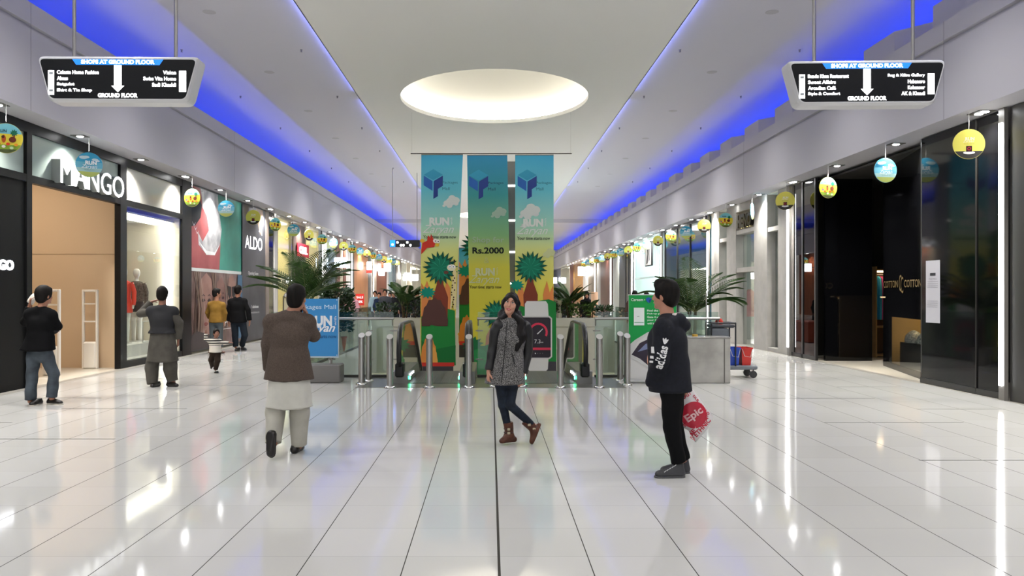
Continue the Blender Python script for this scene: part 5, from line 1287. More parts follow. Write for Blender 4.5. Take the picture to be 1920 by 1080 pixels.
class Human:
    """joints are local to the root (x right, y away from the viewer, z up)"""
    def __init__(s, name, X_, Y_, label, J, f=(0, 1), hf=None, h=.009, sc=1.0, group=None, tilt=0.0):
        s.root = empty('person', (X_, Y_, 0), label, 'person', group); s.X, s.Y, s.h, s.sc, s.tilt = X_, Y_, h, sc, tilt
        s.J = {k: (s.px(*v) if len(v) == 3 and abs(v[0]) > 5 else Vector(v)) for k, v in J.items()}
        s.f = V3(f[0], f[1], 0).normalized(); s.hf = V3(*(hf or f), 0).normalized() if hf is None or len(hf) == 2 else Vector(hf).normalized()
        s.sd = V3(-s.f.y, s.f.x, 0)                        # the person's left
        P = list(s.J.values()); s.lo = [min(p[i] for p in P)-.32 for i in range(3)]; s.hi = [max(p[i] for p in P)+.32 for i in range(3)]; s.lo[2] = -.05
    def px(s, x, y, dy=0.0):
        Yd = s.Y+dy; return V3((x-VX)*Yd/F-s.X, dy, EYE-(y-VY)*Yd/F)
    def field(s, h=None, lo=None, hi=None): return Field(lo or s.lo, hi or s.hi, h or s.h)
    def headR(s):
        y = s.hf; x = V3(y.y, -y.x, 0).normalized(); z = x.cross(y); R = Matrix((x, y, z)).transposed()
        return Matrix.Rotation(s.tilt, 3, 'Y') @ R
    def body(s, m, g=1.0, fine=True, hands=(), head=1.06, female=False, h=None):
        J, k = s.J, s.sc; fd = s.field(h)
        s.torso(fd, g*.88, .0); R = s.headR(); H_ = J['head']; s.R = R
        q = lambda x, y, z: H_+R@V3(x, y, z)*k*head
        nb = (J['shL']+J['shR'])/2+V3(0, 0, .02*k)
        fd.cone(nb, q(0, -.01, -.07), .06*k*(.8 if female else 1.08), .054*k*(.84 if female else 1.08), .035)
        fd.ell(q(0, -.015, .025), [a*k*head for a in (.074, .094, .095)], R, .01)          # skull
        fd.ell(q(0, .02, -.035), [a*k*head for a in (.06 if not female else .057, .068, .085)], R, .03)    # face and jaw
        fd.cone(q(0, .072, -.095), q(0, .066, -.09), .02*k*head, None, .02)
        fd.cone(q(0, .086, .014), q(0, .099 if female else .104, -.028), .007*k*head, (.0095 if female else .0125)*k*head, .012)      # nose
        for x in (-1, 1):
            fd.ell(q(.076*x, -.01, -.015), [a*k*head for a in (.011, .02, .032)], R, .006)    # ears
            fd.ell(q(.031*x, .094, .012), [a*k*head for a in (.017, .011, .011)], R, .012, sub=True)
            fd.ell(q(.04*x, .062, -.03), [a*k*head for a in (.022, .02, .02)], R, .02)         # cheeks
        fd.ell(q(0, .088, -.062), [a*k*head for a in (.024, .011, .009)], R, .008)
        for s_ in 'LR':
            fd.cone(J['sh'+s_]+V3(0, 0, -.05*k)+((J['shL']+J['shR'])/2-J['sh'+s_])*.12, J['el'+s_], .041*k*g, .036*k*g, .03); fd.cone(J['el'+s_], J['wr'+s_], .037*k*g, .026*k*g, .015)
            fd.cone(J['hip'+s_], J['kn'+s_], .078*k*g, .052*k*g, .03); fd.cone(J['kn'+s_], J['an'+s_], .05*k*g, .036*k*g, .02)
            fd.cone(J['an'+s_], J['an'+s_]+(J['toe'+s_]-J['an'+s_])*.12, .034*k, .022*k, .02)
        for s_, d, n, sd, cu in hands: hand(fd, J['wr'+s_], d, n, sd, k*(.92 if female else 1), cu, fine)
        return fd.mesh('body', m, s.root)
    def torso(s, fd, g, pad, hem=None, flare=0.0, k=.03):
        """trunk with sloping shoulders"""
        J, c = s.J, s.sc; sh = (J['shL']+J['shR'])/2; hp = (J['hipL']+J['hipR'])/2; ch = sh.lerp(hp, .28); wa = sh.lerp(hp, .68)
        for s_ in 'LR':
            fd.cone(J['sh'+s_]*.93+sh*.07+V3(0, 0, -.045*c), ch, (.052+pad)*c*g, .12*c*g+pad, .05, s.f, .78)
            fd.cone(sh+V3(0, 0, .0*c)+(J['sh'+s_]-sh)*.15, J['sh'+s_]*.85+sh*.15+V3(0, 0, -.04*c), .058*c+pad*.8, .05*c+pad*.8, .04)
        so = V3(s.sd.x, s.sd.y, 0)*.05*c*g
        for x in (-1, 1):
            fd.cone(ch+so*x, wa+so*x*.7, .112*c*g+pad, .098*c*g+pad, .05, s.f, .85); fd.cone(wa+so*x*.7, hp+so*x*.9+V3(0, 0, .02), .098*c*g+pad, .112*c*g+pad, .05, s.f, .85)
        return sh, ch, wa, hp
    def sleeve(s, fd, s_, pad, g=1.0, end=.94, k=.03, bag=0.0):
        J, c = s.J, s.sc; e = J['el'+s_].lerp(J['wr'+s_], end); d = (J['wr'+s_]-J['el'+s_]).normalized(); o = e+d*.08
        fd.cone(J['sh'+s_]+V3(0, 0, -.05*c)+((J['shL']+J['shR'])/2-J['sh'+s_])*.12, J['el'+s_], .046*c*g+pad, .041*c*g+pad+bag*.5, k, None); fd.cone(J['el'+s_], o, .041*c*g+pad+bag*.5, .032*c*g+pad+bag, .015, caps=[(e, d)])
    def skirt(s, fd, z, r, f=.62, cx=0.0, cy=0.0, top=None, k=.04, r0=None):
        """hanging lower part down to height z, cut level"""
        sh = (s.J['shL']+s.J['shR'])/2; hp = (s.J['hipL']+s.J['hipR'])/2; t = top or sh.lerp(hp, .62)
        b = V3(hp.x+cx, hp.y+cy, z-.02); fd.plane(V3(0, 0, z), V3(0, 0, -1)); r0 = (r0 or .12*s.sc)*.86
        so = s.sd*(r*(1-f)*.9); r1 = r*f+.005
        for x in (-1, 1): fd.cone(V3(t.x, t.y, t.z)+so*x*.8, b+so*x, r0, r1, k, caps=[(V3(0, 0, z), V3(0, 0, -1))])
        fd.cone(t, b, r0, r1, k, caps=[(V3(0, 0, z), V3(0, 0, -1))])
    def legs(s, fd, r, rk, ra, end=.93, g=1.0, k=.025, hipr=.12):
        J, c = s.J, s.sc; hp = (J['hipL']+J['hipR'])/2; so = s.sd*.05*c
        for x in (-1, 1): fd.cone(hp+so*x+V3(0, 0, .07*c), hp+so*x, hipr*c*g, None, .04, s.f, .9)
        for s_ in 'LR':
            e = J['kn'+s_].lerp(J['an'+s_], end); d = (J['an'+s_]-J['kn'+s_]).normalized()
            fd.cone(J['hip'+s_], J['kn'+s_], r*c, rk*c, k); fd.cone(J['kn'+s_], e+d*.07, rk*c, ra*c, .02, caps=[(e, d)])
    def hair(s, m, back=-.075, up=.016, cut=.028, h=None, extra=None, name='hair', r=1.0):
        J, k, R = s.J, s.sc*1.06, s.headR(); H_ = J['head']; q = lambda x, y, z: H_+R@V3(x, y, z)*k
        fd = Field([H_[i]-.26 for i in range(3)], [H_[i]+.24 for i in range(3)], h or s.h*.8)
        fd.ell(q(0, -.02, .032), [a*k*r for a in (.088, .107, .106)], R, .01); fd.ell(q(0, -.06, -.035), [a*k*r for a in (.078, .056, .068)], R, .03)
        fd.ell(q(0, .055, .105-.02), [a*k for a in (.055, .04, .03)], R, .03)
        fd.cone(q(0, .2, -.075), q(0, .135, .025), .075*k, .085*k, .015, sub=True); fd.ell(q(0, .12, -.03), [a*k for a in (.062, .1, .105)], R, .015, sub=True)
        for x in (-1, 1): fd.ell(q(.088*x, .0, -.03), [a*k for a in (.02, .024, .034)], R, .006, sub=True)
        if extra: extra(fd, q, R)
        fd.folds(.0025*k, 60, 20, 1.0)
        return fd.mesh(name, m, s.root)
    def shoe(s, s_, m, L=.27, hgt=.07, sole=None, d=None, w_=.04, flat=True, high=0.0):
        """from ankle and toe joints; d: direction heel to toe"""
        J, c = s.J, s.sc; t = J['toe'+s_]; a = J['an'+s_]; d = Vector(d) if d is not None else (t-V3(a.x, a.y, t.z)); d = d.normalized()
        up = V3(0, 0, 1)-d*d.z; up.normalize(); sd = d.cross(up); heel = t-d*L*c
        P = [t, heel]; lo = [min(p[i] for p in P)-.12 for i in range(3)]; hi = [max(p[i] for p in P)+.12+(.25 if i == 2 else 0) for i in range(3)]
        fd = Field(lo, hi, max(.005, s.h*.7)); o = up*.0
        fd.cone(heel+d*.045*c+up*.035*c, t-d*.05*c+up*.028*c, .04*c, .04*c, .02, up, .85)
        fd.cone(heel+d*.045*c+up*.04*c, heel+d*.06*c+up*(hgt+high)*c, .042*c, .038*c+.006, .02); fd.cone(heel+d*.09*c+up*hgt*.8*c, t-d*.09*c+up*.04*c, .038*c, .034*c, .025)
        fd.plane(t-up*.0, -up)
        if high: fd.plane(heel+up*(hgt+high)*c, up)
        else: fd.plane(heel+up*(hgt+.02)*c, up)
        r = fd.mesh('shoe', m, s.root)
        if sole is not None:
            fs = Field(lo, hi, max(.005, s.h*.7)); fs.cone(heel+d*.045*c+up*.0, t-d*.045*c+up*.0, .045*c, .045*c, .02, up, .85); fs.plane(t, -up); fs.plane(t+up*.016*c, up); fs.mesh('sole', sole, r)
        return r
def proj_text(body, c, u, v, w_, h_, m, tree, dirn, parent, name='lettering', bold=.04, off=.003, extra=None):
    """letters laid onto a curved garment"""
    V, Fc = textgeo(body, bold); c, u, v = Vector(c), Vector(u), Vector(v); sx, sy = w_/V[:, 0].max(), h_/V[:, 1].max()
    P = [c+u*(p[0]*sx-w_/2)+v*(p[1]*sy-h_/2) for p in V]; Fc = [list(q) for q in Fc]
    if extra:
        for poly in extra: o = len(P); P += [c+u*a+v*b for a, b in poly]; Fc.append(list(range(o, o+len(poly))))
    out = []
    for p in P:
        hit = tree.ray_cast(p-Vector(dirn)*.6, Vector(dirn)); out.append((hit[0]-Vector(dirn)*off) if hit[0] is not None else p)
    return MB().add(out, Fc).build(name, m, parent)
def tree_of(o): return BVHTree.FromPolygons([v.co[:] for v in o.data.vertices], [list(p.vertices) for p in o.data.polygons])
SHOEB = mat('#1a1614', .4); SOLEW = mat('#b9b2a6', .6)
def X0(px, Y): return (px-VX)*Y/F
# ---------------- man in the brown blazer, walking away, phone at his ear
H = Human('person', X0(540, 8.2), 8.2, 'man in brown blazer over long pale tunic, seen from behind, phone at ear', dict(
    head=(557,558,.04), shL=(506,596,0), shR=(580,597,0), elL=(502,645,.03), wrL=(504,694,.16), elR=(588,629,.10), wrR=(573,588,.20),
    hipL=(524,716,0), hipR=(560,716,.02), knL=(517,774,.02), anL=(513,831,-.13), toeL=(508,861,-.27), knR=(561,776,.06), anR=(561,835,.09), toeR=(566,846,.25)),
    f=(.06, 1), hf=(.18, 1), h=.009)
H.body(SKIN, 1.0, True, [('L', (0,.3,-1), (1,0,0), (0,1,0), .7), ('R', (-.25,-.25,1), (-.9,-.2,0), (0,-1,.2), 1.0)], h=.0075)
H.hair(HAIR)
BROWN = varied('#453a33', '#544840', 90, rough=.85, name='brown_tweed', bump=.15)
fd = H.field(); H.torso(fd, 1.04, .030); H.skirt(fd, H.px(540,711).z, .262, .62, r0=.16); H.sleeve(fd, 'L', .02, 1.1, .97); H.sleeve(fd, 'R', .022, 1.1, .86); nb = (H.J['shL']+H.J['shR'])/2
fd.cone(nb+V3(-.085,-.0,.0), nb+V3(.085,0,.0), .05, None, .04); fd.cone(nb+V3(-.05,-.02,.035), nb+V3(.05,-.02,.035), .042, None, .02)
fd.folds(.0045, 12, 4, 2.0)
vx = H.px(549,690).x; zh = H.px(0,711).z
fd.cone(V3(vx,-.30,zh-.05), V3(vx-.004,-.27,zh+.13), .115, .10, .004, (1,0,0), .035, sub=True)
bl = H.field; o = fd.mesh('blazer', BROWN, H.root)
PALE = varied('#b9b7ae', '#c6c4bb', 5, rough=.85, name='pale_cotton')
fd = H.field(); H.torso(fd, 1.0, .012); H.skirt(fd, H.px(0,763).z, .24, .62, r0=.14); fd.folds(.007, 24, 1.0, .7); fd.mesh('tunic', PALE, H.root)
fd = H.field(); H.legs(fd, .105, .098, .074, .99); fd.folds(.009, 16, 5, 1.4); fd.mesh('trousers', varied('#a19e93', '#b1aea3', 5, rough=.85, name='beige_cotton'), H.root)
H.J['toeL'] = V3(H.J['toeL'].x, -.25, .012); H.J['toeR'] = V3(H.J['toeR'].x, .27, 0)
H.shoe('L', SHOEB, .27, .05, mat('#23201e', .5), d=(-.02, -.12, -1.0)); H.shoe('R', SHOEB, .27, .06, d=(.12, 1, 0))
ph = MB(); p = H.J['wrR']+V3(-.045,-.06,.075); ph.bbox(-.006,.006,-.035,.035,-.07,.07,.005)
o = ph.build('mobile_phone', mat('#15151a', .2), None, H.root.location+p+V3(.008, -.01, .0)); o.rotation_euler = (.25, .15, -.25)
tag(o, 'dark mobile phone held to the ear of the man in brown', 'phone')
# ---------------- woman in the herringbone coat, facing the camera
H = Human('person', X0(953, 8.7), 8.7, 'smiling woman with long black hair, grey herringbone coat and brown boots', dict(
    head=(957.5,570,-.02), shL=(984,606,.02), shR=(936,605,-.02), elL=(990,657,.03), wrL=(981,703,-.03), elR=(924,651,0), wrR=(916,697,-.06),
    hipL=(960,716,.03), hipR=(940,716,-.02), knL=(957,760,-.05), anL=(1001,800,.06), toeL=(999,836,.02), knR=(943,760,.02), anR=(954,808,.05), toeR=(937,832,-.04)),
    f=(-.22, -1), hf=(-.16, -1, .06), h=.008, sc=.93, tilt=math.radians(9))
H.body(SKINF, .88, True, [('L', (-.1,-.1,-1), (-.8,.4,0), (-.4,-1,0), .55), ('R', (-.05,-.1,-1), (.9,.3,0), (.3,-1,0), .5)], female=True, h=.006)
HS_ = H.sc*1.06; q = lambda x, y, z: H.J['head']+H.R@V3(x, y, z)*HS_
hd = H.R
def bits(name, items, m, hh=.0022):
    lo = q(-.07,.03,-.09); P = [q(a,b,c) for a in (-.08,.08) for b in (.03,.13) for c in (-.1,.06)]
    fd = Field([min(p[i] for p in P) for i in range(3)], [max(p[i] for p in P) for i in range(3)], hh)
    for c, r in items: fd.ell(q(*c), [a*HS_ for a in r], hd, .002)
    return fd.mesh(name, m, H.root)
bits('eye', [((.031*x,.079,.012),(.0135,.012,.0075)) for x in (-1,1)], mat('#d9d2cc', .2))
bits('iris', [((.030*x-.003,.088,.012),(.0062,.006,.0062)) for x in (-1,1)], mat('#120c0a', .15))
bits('eyelashes', [((.031*x,.087,.0205),(.0165,.007,.0032)) for x in (-1,1)], mat('#0d0a0a', .5))
bits('eyebrow', [((.036*x,.087,.037),(.017,.006,.0028)) for x in (-1,1)]+[((.024*x,.090,.0375),(.011,.006,.0026)) for x in (-1,1)], mat('#140f0d', .7))
bits('lips', [((0,.0985,-.070),(.021,.006,.0055)),((0,.100,-.0575),(.019,.0055,.0038)),((.017,.095,-.0615),(.009,.005,.004)),((-.017,.095,-.0615),(.009,.005,.004))], mat('#a8343c', .35))
bits('teeth', [((0,.0985,-.0635),(.0155,.0045,.0036))], mat('#ece6df', .3))
HB = bpy.data.materials.new('herringbone_wool'); HB.use_nodes = True
n_, l_ = nodes(HB); b_ = n_['Principled BSDF']; b_.inputs['Roughness'].default_value = .9
tc = n_.new('ShaderNodeTexCoord'); vo = n_.new('ShaderNodeTexNoise'); vo.inputs['Scale'].default_value = 130; vo.inputs['Detail'].default_value = 1
mp_ = n_.new('ShaderNodeMapping'); mp_.inputs['Rotation'].default_value = (0, .6, 0); mp_.inputs['Scale'].default_value = (1, 1, 1.8)
cr_ = n_.new('ShaderNodeValToRGB'); cr_.color_ramp.elements[0].position = .46; cr_.color_ramp.elements[1].position = .58
cr_.color_ramp.elements[0].color = rgb('#1d1c1d')+(1,); cr_.color_ramp.elements[1].color = rgb('#8c8a88')+(1,)
l_.new(tc.outputs['Object'], mp_.inputs[0]); l_.new(mp_.outputs[0], vo.inputs['Vector']); l_.new(vo.outputs[0], cr_.inputs[0]); l_.new(cr_.outputs[0], b_.inputs['Base Color'])
fd = H.field(); H.torso(fd, .93, .022); zc = H.px(0,718).z
H.skirt(fd, zc, .222, .66, cx=-.02, r0=.125); nb = (H.J['shL']+H.J['shR'])/2
fd.cone(nb+V3(-.05,0,.01), nb+V3(.05,0,.01), .045, None, .03); fd.ell(nb+V3(.06,-.09,-.17), (.055,.05,.06), None, .05); fd.ell(nb+V3(-.075,-.1,-.17), (.055,.05,.06), None, .05)
fd.folds(.003, 14, 3, .5)
z1_, z2_ = H.px(951,602).z, H.px(941,700).z
coat = fd.mesh('coat', HB, H.root); tw = tree_of(coat)
def stroke(pts, r, m, name, tree=tw, root=None, dr=V3(0, 1, 0)):
    P = []
    for p in pts:
        hit = tree.ray_cast(p-dr*.6, dr); P.append((hit[0]-dr*r*.5) if hit[0] is not None else p)
    return MB().tube(P, r, 6).build(name, m, root or H.root)
stroke([H.px(951+(940-951)*t, 602+(716-602)*t) for t in [i/16 for i in range(17)]], .0045, mat('#0e0d0e', .4), 'zipper')
stroke([H.px(959+6*t, 661+21*t) for t in [i/6 for i in range(7)]], .006, mat('#0e0d0e', .6), 'pocket_edge')
stroke([H.px(928+-3*t, 664+18*t) for t in [i/6 for i in range(7)]], .005, mat('#0e0d0e', .6), 'pocket_edge')
LEA = mat('#0f0e10', .5); fd = H.field()
for s_ in 'LR':
    sh_, el_, wr_ = H.J['sh'+s_], H.J['el'+s_], H.J['wr'+s_]; o_ = V3(.012 if s_ == 'L' else -.012, 0, 0); e_ = el_.lerp(wr_, .93); d_ = (wr_-el_).normalized()
    fd.cone(sh_+V3(0, 0, -.035)-o_*.5, sh_.lerp(el_, .35)+o_, .070, .062, .03); fd.cone(sh_.lerp(el_, .35)+o_, el_, .062, .05, .02); fd.cone(el_, e_+d_*.06, .05, .043, .02, caps=[(e_, d_)])
fd.folds(.004, 18, 12, .9, False); fd.mesh('sleeves', LEA, H.root)['label'] = 'black leather sleeves'
fd = H.field(); H.legs(fd, .078, .052, .04, .9, hipr=.1); fd.folds(.002, 20, 8, .3, False); fd.mesh('jeans', varied('#10151f', '#1c2634', 14, rough=.8, name='dark_denim'), H.root)
BOOT = varied('#4a2a1e', '#5c3626', 10, rough=.5, name='brown_leather')
def boot(s_, top, ank, heel, toe, upv):
    fd = Field([min(p[i] for p in (top,ank,heel,toe))-.12 for i in range(3)], [max(p[i] for p in (top,ank,heel,toe))+.12 for i in range(3)], .0055)
    d = (ank-top).normalized(); fd.cone(top-d*.05, ank, .056, .047, .02, caps=[(top, -d)]); fd.cone(ank, heel+upv*.035, .044, .037, .02); dt = (toe-heel).normalized()
    fd.cone(ank+dt*.03, toe-dt*.04+upv*.025, .042, .033, .04, upv, .8); fd.cone(heel+upv*.035, toe-dt*.045+upv*.028, .038, .034, .02, upv, .8); fd.plane(toe, -upv)
    fd.folds(.002, 30, 12, .4, False); return fd.mesh('boot', BOOT, H.root)
def strap(c, d, r, bt):
    d = d.normalized(); u = d.orthogonal().normalized(); w_ = d.cross(u)
    b = MB().tube([c+u*math.cos(a)*r+w_*math.sin(a)*r for a in [2*PI*i/20 for i in range(21)]], .006, 6).build('strap', mat('#38201a', .5), bt)
    f_ = c+V3(0,-r-.004,0); MB().bbox(f_.x-.016,f_.x+.016,f_.y-.004,f_.y+.004,f_.z-.014,f_.z+.014,.003).build('buckle', mat('#b5a98f', .3, metal=.8), bt)
J = H.J
bt = boot('R', H.px(952.5,792,.04), H.px(956,818,.05), H.px(962,829.5,.08)+V3(0,0,.0), H.px(936.5,832,-.04), V3(0,0,1))
for z in (-.02, -.06): strap(H.px(953,800,.045)+V3(.004,0,z), V3(0,0,1), .049, bt)
up2 = V3(-.93, 0, .36).normalized()
bt = boot('L', H.px(985,788,.05), H.px(1003,806,.06), H.px(1016,803,.08), H.px(999,835,.0), (V3(-1,0,.0)-(V3(-.45,0,-1).normalized())*V3(-1,0,0).dot(V3(-.45,0,-1).normalized())).normalized())
strap(H.px(992,795,.055), V3(1,0,-1), .048, bt); strap(H.px(1001,803,.06), V3(1,0,-1), .046, bt)
# long hair: crown, back fall, two masses over the shoulders
HM = varied('#090707', '#15100f', 60, rough=.5, spec=.2, name='long_black_hair', stretch=(1, 1, .06), bump=.6)
fd = Field([H.lo[0], -.35, .75], [H.hi[0], .35, 1.75], .0075)
k6 = H.sc*1.06; q = lambda x, y, z: H.J['head']+H.R@V3(x, y, z)*k6
fd.ell(q(0,-.02,.036), [a*k6 for a in (.083,.104,.098)], hd, .01)
fd.cone(q(-.055,-.02,.01), H.px(932,612,.045), .05, .052, .02, (0,1,0), .8); fd.cone(q(.058,-.02,.01), H.px(983,612,.03), .05, .055, .02, (0,1,0), .8)
fd.cone(H.px(932,612,.045), H.px(925,648,.03), .052, .026, .03, (0,1,0), .5); fd.cone(H.px(945,590,.08), H.px(943,640,.09), .07, .05, .03)
fd.cone(q(.07,.0,-.03), H.px(978,606,-.04), .03, .045, .015); fd.cone(H.px(978,606,-.04), H.px(977,632,-.11), .045, .052, .02, (0,1,0), .7); fd.cone(H.px(977,632,-.11), H.px(969,656,-.13), .052, .02, .03, (0,1,0), .5); fd.cone(H.px(965,592,.08), H.px(966,640,.10), .08, .06, .03)
fd.cone(q(-.07,.0,-.03), H.px(937,602,-.0), .026, .036, .015); fd.cone(H.px(937,602,-.0), H.px(930,632,-.02), .036, .026, .02)
fd.cone(q(.0,.062,.092), q(-.060,.04,.05), .013, .015, .015); fd.cone(q(.0,.062,.092), q(.062,.04,.045), .013, .016, .015); fd.cone(q(-.063,.03,.04), q(-.072,.0,-.04), .014, .022, .012); fd.cone(q(.065,.03,.035), q(.074,.0,-.04), .014, .024, .012)
fd.ell(q(0,.125,-.018), [a*k6 for a in (.060,.09,.096)], hd, .004, sub=True); fd.cone(q(0,.11,-.07), q(0,.10,-.22), .056, .05, .006, sub=True)
fd.folds(.0045, 70, 1.0, .6); fd.mesh('hair', HM, H.root)
# ---------------- young man in the dark hooded jacket, shopping bag behind
H = Human('person', X0(1258, 7.2), 7.2, 'young man in navy hooded jacket with white sleeve lettering, looking away left', dict(
    head=(1246,554,.06), shL=(1243,608,-.16), shR=(1262,606,.17), elL=(1238,676,-.19), wrL=(1232,704,-.06), elR=(1262,670,.22), wrR=(1284,716,.16),
    hipL=(1260,734,-.07), hipR=(1262,734,.09), knL=(1259,800,-.06), anL=(1273,868,-.02), toeL=(1226,891,-.04), knR=(1264,800,.08), anR=(1281,862,.13), toeR=(1236,880,.14)),
    f=(-1, .25), hf=(-.80, .60), h=.008)
H.body(varied('#b07f6a', '#a87760', 6, rough=.5, name='tan_skin'), 1.0, True, [('L', (.3,.9,-.1), (0,0,-1), (1,0,0), .8), ('R', (.15,0,-1), (-1,0,0), (0,-1,0), 1.1)], h=.0065)
H.hair(HAIR, extra=lambda fd, q, R: (fd.ell(q(0,.03,.115), (.06,.06,.03), R, .02), fd.ell(q(0,-.06,.09), (.05,.05,.04), R, .02)), r=1.03)
NAVY = varied('#0e1018', '#141620', 40, rough=.8, name='navy_jersey')
fd = H.field(); H.torso(fd, 1.0, .045); H.sleeve(fd, 'L', .03, 1.1, .95, bag=.01); H.sleeve(fd, 'R', .03, 1.1, .9, bag=.01)
zj = H.px(0,729).z; H.skirt(fd, zj, .185, .88, r0=.17, cx=-.01); hp = (H.J['hipL']+H.J['hipR'])/2
fd.cone(H.px(1232,700,-.1), H.px(1222,716,-.06), .07, .055, .04, caps=[(V3(0,0,zj+.03), V3(0,0,-1))])
fd.cone(H.px(1250,640,0), H.px(1252,715,0), .17, .165, .05, caps=[(V3(0,0,zj), V3(0,0,-1))])
nb = (H.J['shL']+H.J['shR'])/2
fd.cone(nb+V3(.0,-.1,.02), nb+V3(.09,-.02,.03), .045, .06, .03); fd.cone(nb+V3(.09,-.03,.03), H.px(1282,610,.03), .06, .065, .03); fd.cone(nb+V3(.0,.1,.03), H.px(1280,606,.08), .045, .06, .03); fd.cone(nb+V3(-.05,-.06,.0), nb+V3(-.05,.08,.01), .04, .04, .03)
fd.folds(.006, 11, 4, 1.1); jk = fd.mesh('hooded_jacket', NAVY, H.root)
fd = Field([nb[i]-.2 for i in range(3)], [nb[i]+.25 for i in range(3)], .007); fd.cone(nb+V3(.04,-.06,.075), nb+V3(.10,.02,.075), .022, .024, .02); fd.mesh('shirt_collar', mat('#cfc6bf', .8), H.root)
tw = tree_of(jk); WL = mat('#dcdcdc', .6)
c0, c1 = H.px(1231,690,-.2), H.px(1243,648,-.2); u = (c1-c0).normalized(); v = V3(0,1,0).cross(u); v = V3(-u.z, 0, u.x)
proj_text('adidas', (c0+c1)/2, u, v, (c1-c0).length, .082, WL, tw, V3(0,1,0), H.root, 'sleeve_lettering', .03)
lf = []
cc = (c1-c0).length/2+.028
for a in (-.62, 0, .62):                                   # three leaves
    lf.append([(cc+math.cos(a)*t+math.cos(a+PI/2)*w_*s_*1.0, math.sin(a)*t+math.sin(a+PI/2)*w_*s_) for t, w_, s_ in ((-.012,.004,1),(.01,.012,1),(.035,.006,1),(.045,0,1),(.035,.006,-1),(.01,.012,-1),(-.012,.004,-1))])
proj_text('.', (c0+c1)/2, u, v, .001, .001, WL, tw, V3(0,1,0), H.root, 'sleeve_emblem', .05, extra=lf)
for a, b in ((650,662),(667,672),(676,680)):               # broken white stripe on the chest
    m = [(-.012,-(b-a)*.0023),(.012,-(b-a)*.0023),(.012,(b-a)*.0023),(-.012,(b-a)*.0023)]
    proj_text('.', H.px(1223.5+(650-a)*.12, (a+b)/2, -.2), V3(1,0,0), V3(0,0,1), .001, .001, WL, tw, V3(0,1,0), H.root, 'chest_print', .05, extra=[m])
fd = H.field(); H.legs(fd, .098, .074, .062, .97); fd.folds(.005, 16, 9, 2.2, False); fd.mesh('trousers', mat('#0d0d0f', .8), H.root)
CH = mat('#3a3a3d', .55)
H.J['toeL'].z = 0; H.J['toeR'].z = 0
for s_, d in (('L', (-1,-.05,0)), ('R', (-1,.0,0))):
    s1_ = H.shoe(s_, CH, .28, .085, mat('#4b4b4d', .6), d=d, high=.04)
    if s_ == 'L':
        t = H.J['toeL']
        for k in range(5):
            p = t+V3(.085+.022*k, -.043, .062+.013*k); MB().tube([p+V3(-.004,-.004,-.006), p+V3(.012,-.006,.008)], .0035, 5).build('lace', mat('#c9c9c9', .6), s1_)
# shopping bag: soft creased sheet shape, hanging from the far hand
bgx = H.root.location
bag = empty('shopping_bag', (bgx.x, bgx.y, 0), 'white and red shopping bag with lettering, hanging behind the dark jacket', 'bag')
outl = [(1276,722),(1290,724),(1300,730),(1316,752),(1338,782),(1325,806),(1304,830),(1290,806),(1278,800),(1274,760)]
P = [H.px(x, y, .17) for x, y in outl]; ctr = sum(P, Vector())/len(P); v, f = [], []
for s_, yo in ((0, -.045), (1, .045)):
    for t in (1.0, .8, .45): v += [ctr.lerp(p, t)+V3(0, yo*(1-t)*1.6+(yo*.15), .004*math.sin(9*t+i)) for i, p in enumerate(P)]
    v.append(ctr+V3(0, yo, 0))
n = len(P)
for b in (0, 3*n+1):
    for r_ in range(2):
        for i in range(n): q_ = (b+r_*n+i, b+r_*n+(i+1)%n, b+r_*n+n+(i+1)%n, b+r_*n+n+i); f.append(q_ if b else q_[::-1])
    for i in range(n): q_ = (b+2*n+i, b+2*n+(i+1)%n, b+3*n); f.append(q_ if b else q_[::-1])
for i in range(n): f.append((i, (i+1)%n, 3*n+1+(i+1)%n, 3*n+1+i))
o = MB().add(v, f, 0, True).build('bag_body', mat('#d9d4d4', .4), bag); tb = tree_of(o)
RED = mat('#b81f38', .45)
def onbag(poly, m, name): 
    out = []
    for p in poly:
        hit = tb.ray_cast(p-V3(0,.5,0), V3(0,1,0)); out.append((hit[0] if hit[0] is not None else p)+V3(0,-.004,0))
    return out
cx, cz = H.px(1303,779,.1).x, H.px(1303,779,.1).z; NR = 9; out = onbag([V3(cx, .1, cz)]+[V3(cx+.118*r_/NR*math.cos(2*PI*i/28), .1, cz+.122*r_/NR*math.sin(2*PI*i/28)) for r_ in range(1, NR+1) for i in range(28)], RED, 'c')
MB().add(out, [(0, i+1, (i+1)%28+1) for i in range(28)]+[(1+r_*28+i, 29+r_*28+i, 29+r_*28+(i+1)%28, 1+r_*28+(i+1)%28) for r_ in range(NR-1) for i in range(28)], 0, True).build('red_circle', RED, bag)
def bagtext(t, px, py, w_, h_, rot, m, off=.006):
    c = H.px(px, py, .1); proj_text(t, c, V3(math.cos(rot),0,math.sin(rot)), V3(-math.sin(rot),0,math.cos(rot)), w_, h_, m, tb, V3(0,1,0), bag, 'bag_lettering', .03, off)
bagtext('Epic', 1303, 779, .17, .09, .62, mat('#e6b9bc', .5), .010); 
for t, px_, py_, w_, h_, r_ in (('ETHNIC', 1319, 803, .20, .05, .85), ('SE', 1300, 812, .06, .04, .8), ('EAST', 1289, 741, .09, .045, .6), ('VICTO', 1326, 783, .10, .03, 1.0), ('DLB', 1307, 748, .07, .022, -.85), ('RYSM', 1321, 765, .08, .018, -.9), ('oy', 1293, 731, .05, .03, .3), ('XOSE', 1299, 822, .06, .02, -.5), ('abc', 1287, 798, .04, .03, -.6)): bagtext(t, px_, py_, w_, h_, r_, RED, .005)
w_ = H.J['wrR']
MB().tube([H.px(1278,724,.16), w_+V3(-.01,.0,-.09), H.px(1292,726,.17)], .006, 6).build('handle', mat('#d9d4d4', .5), bag)
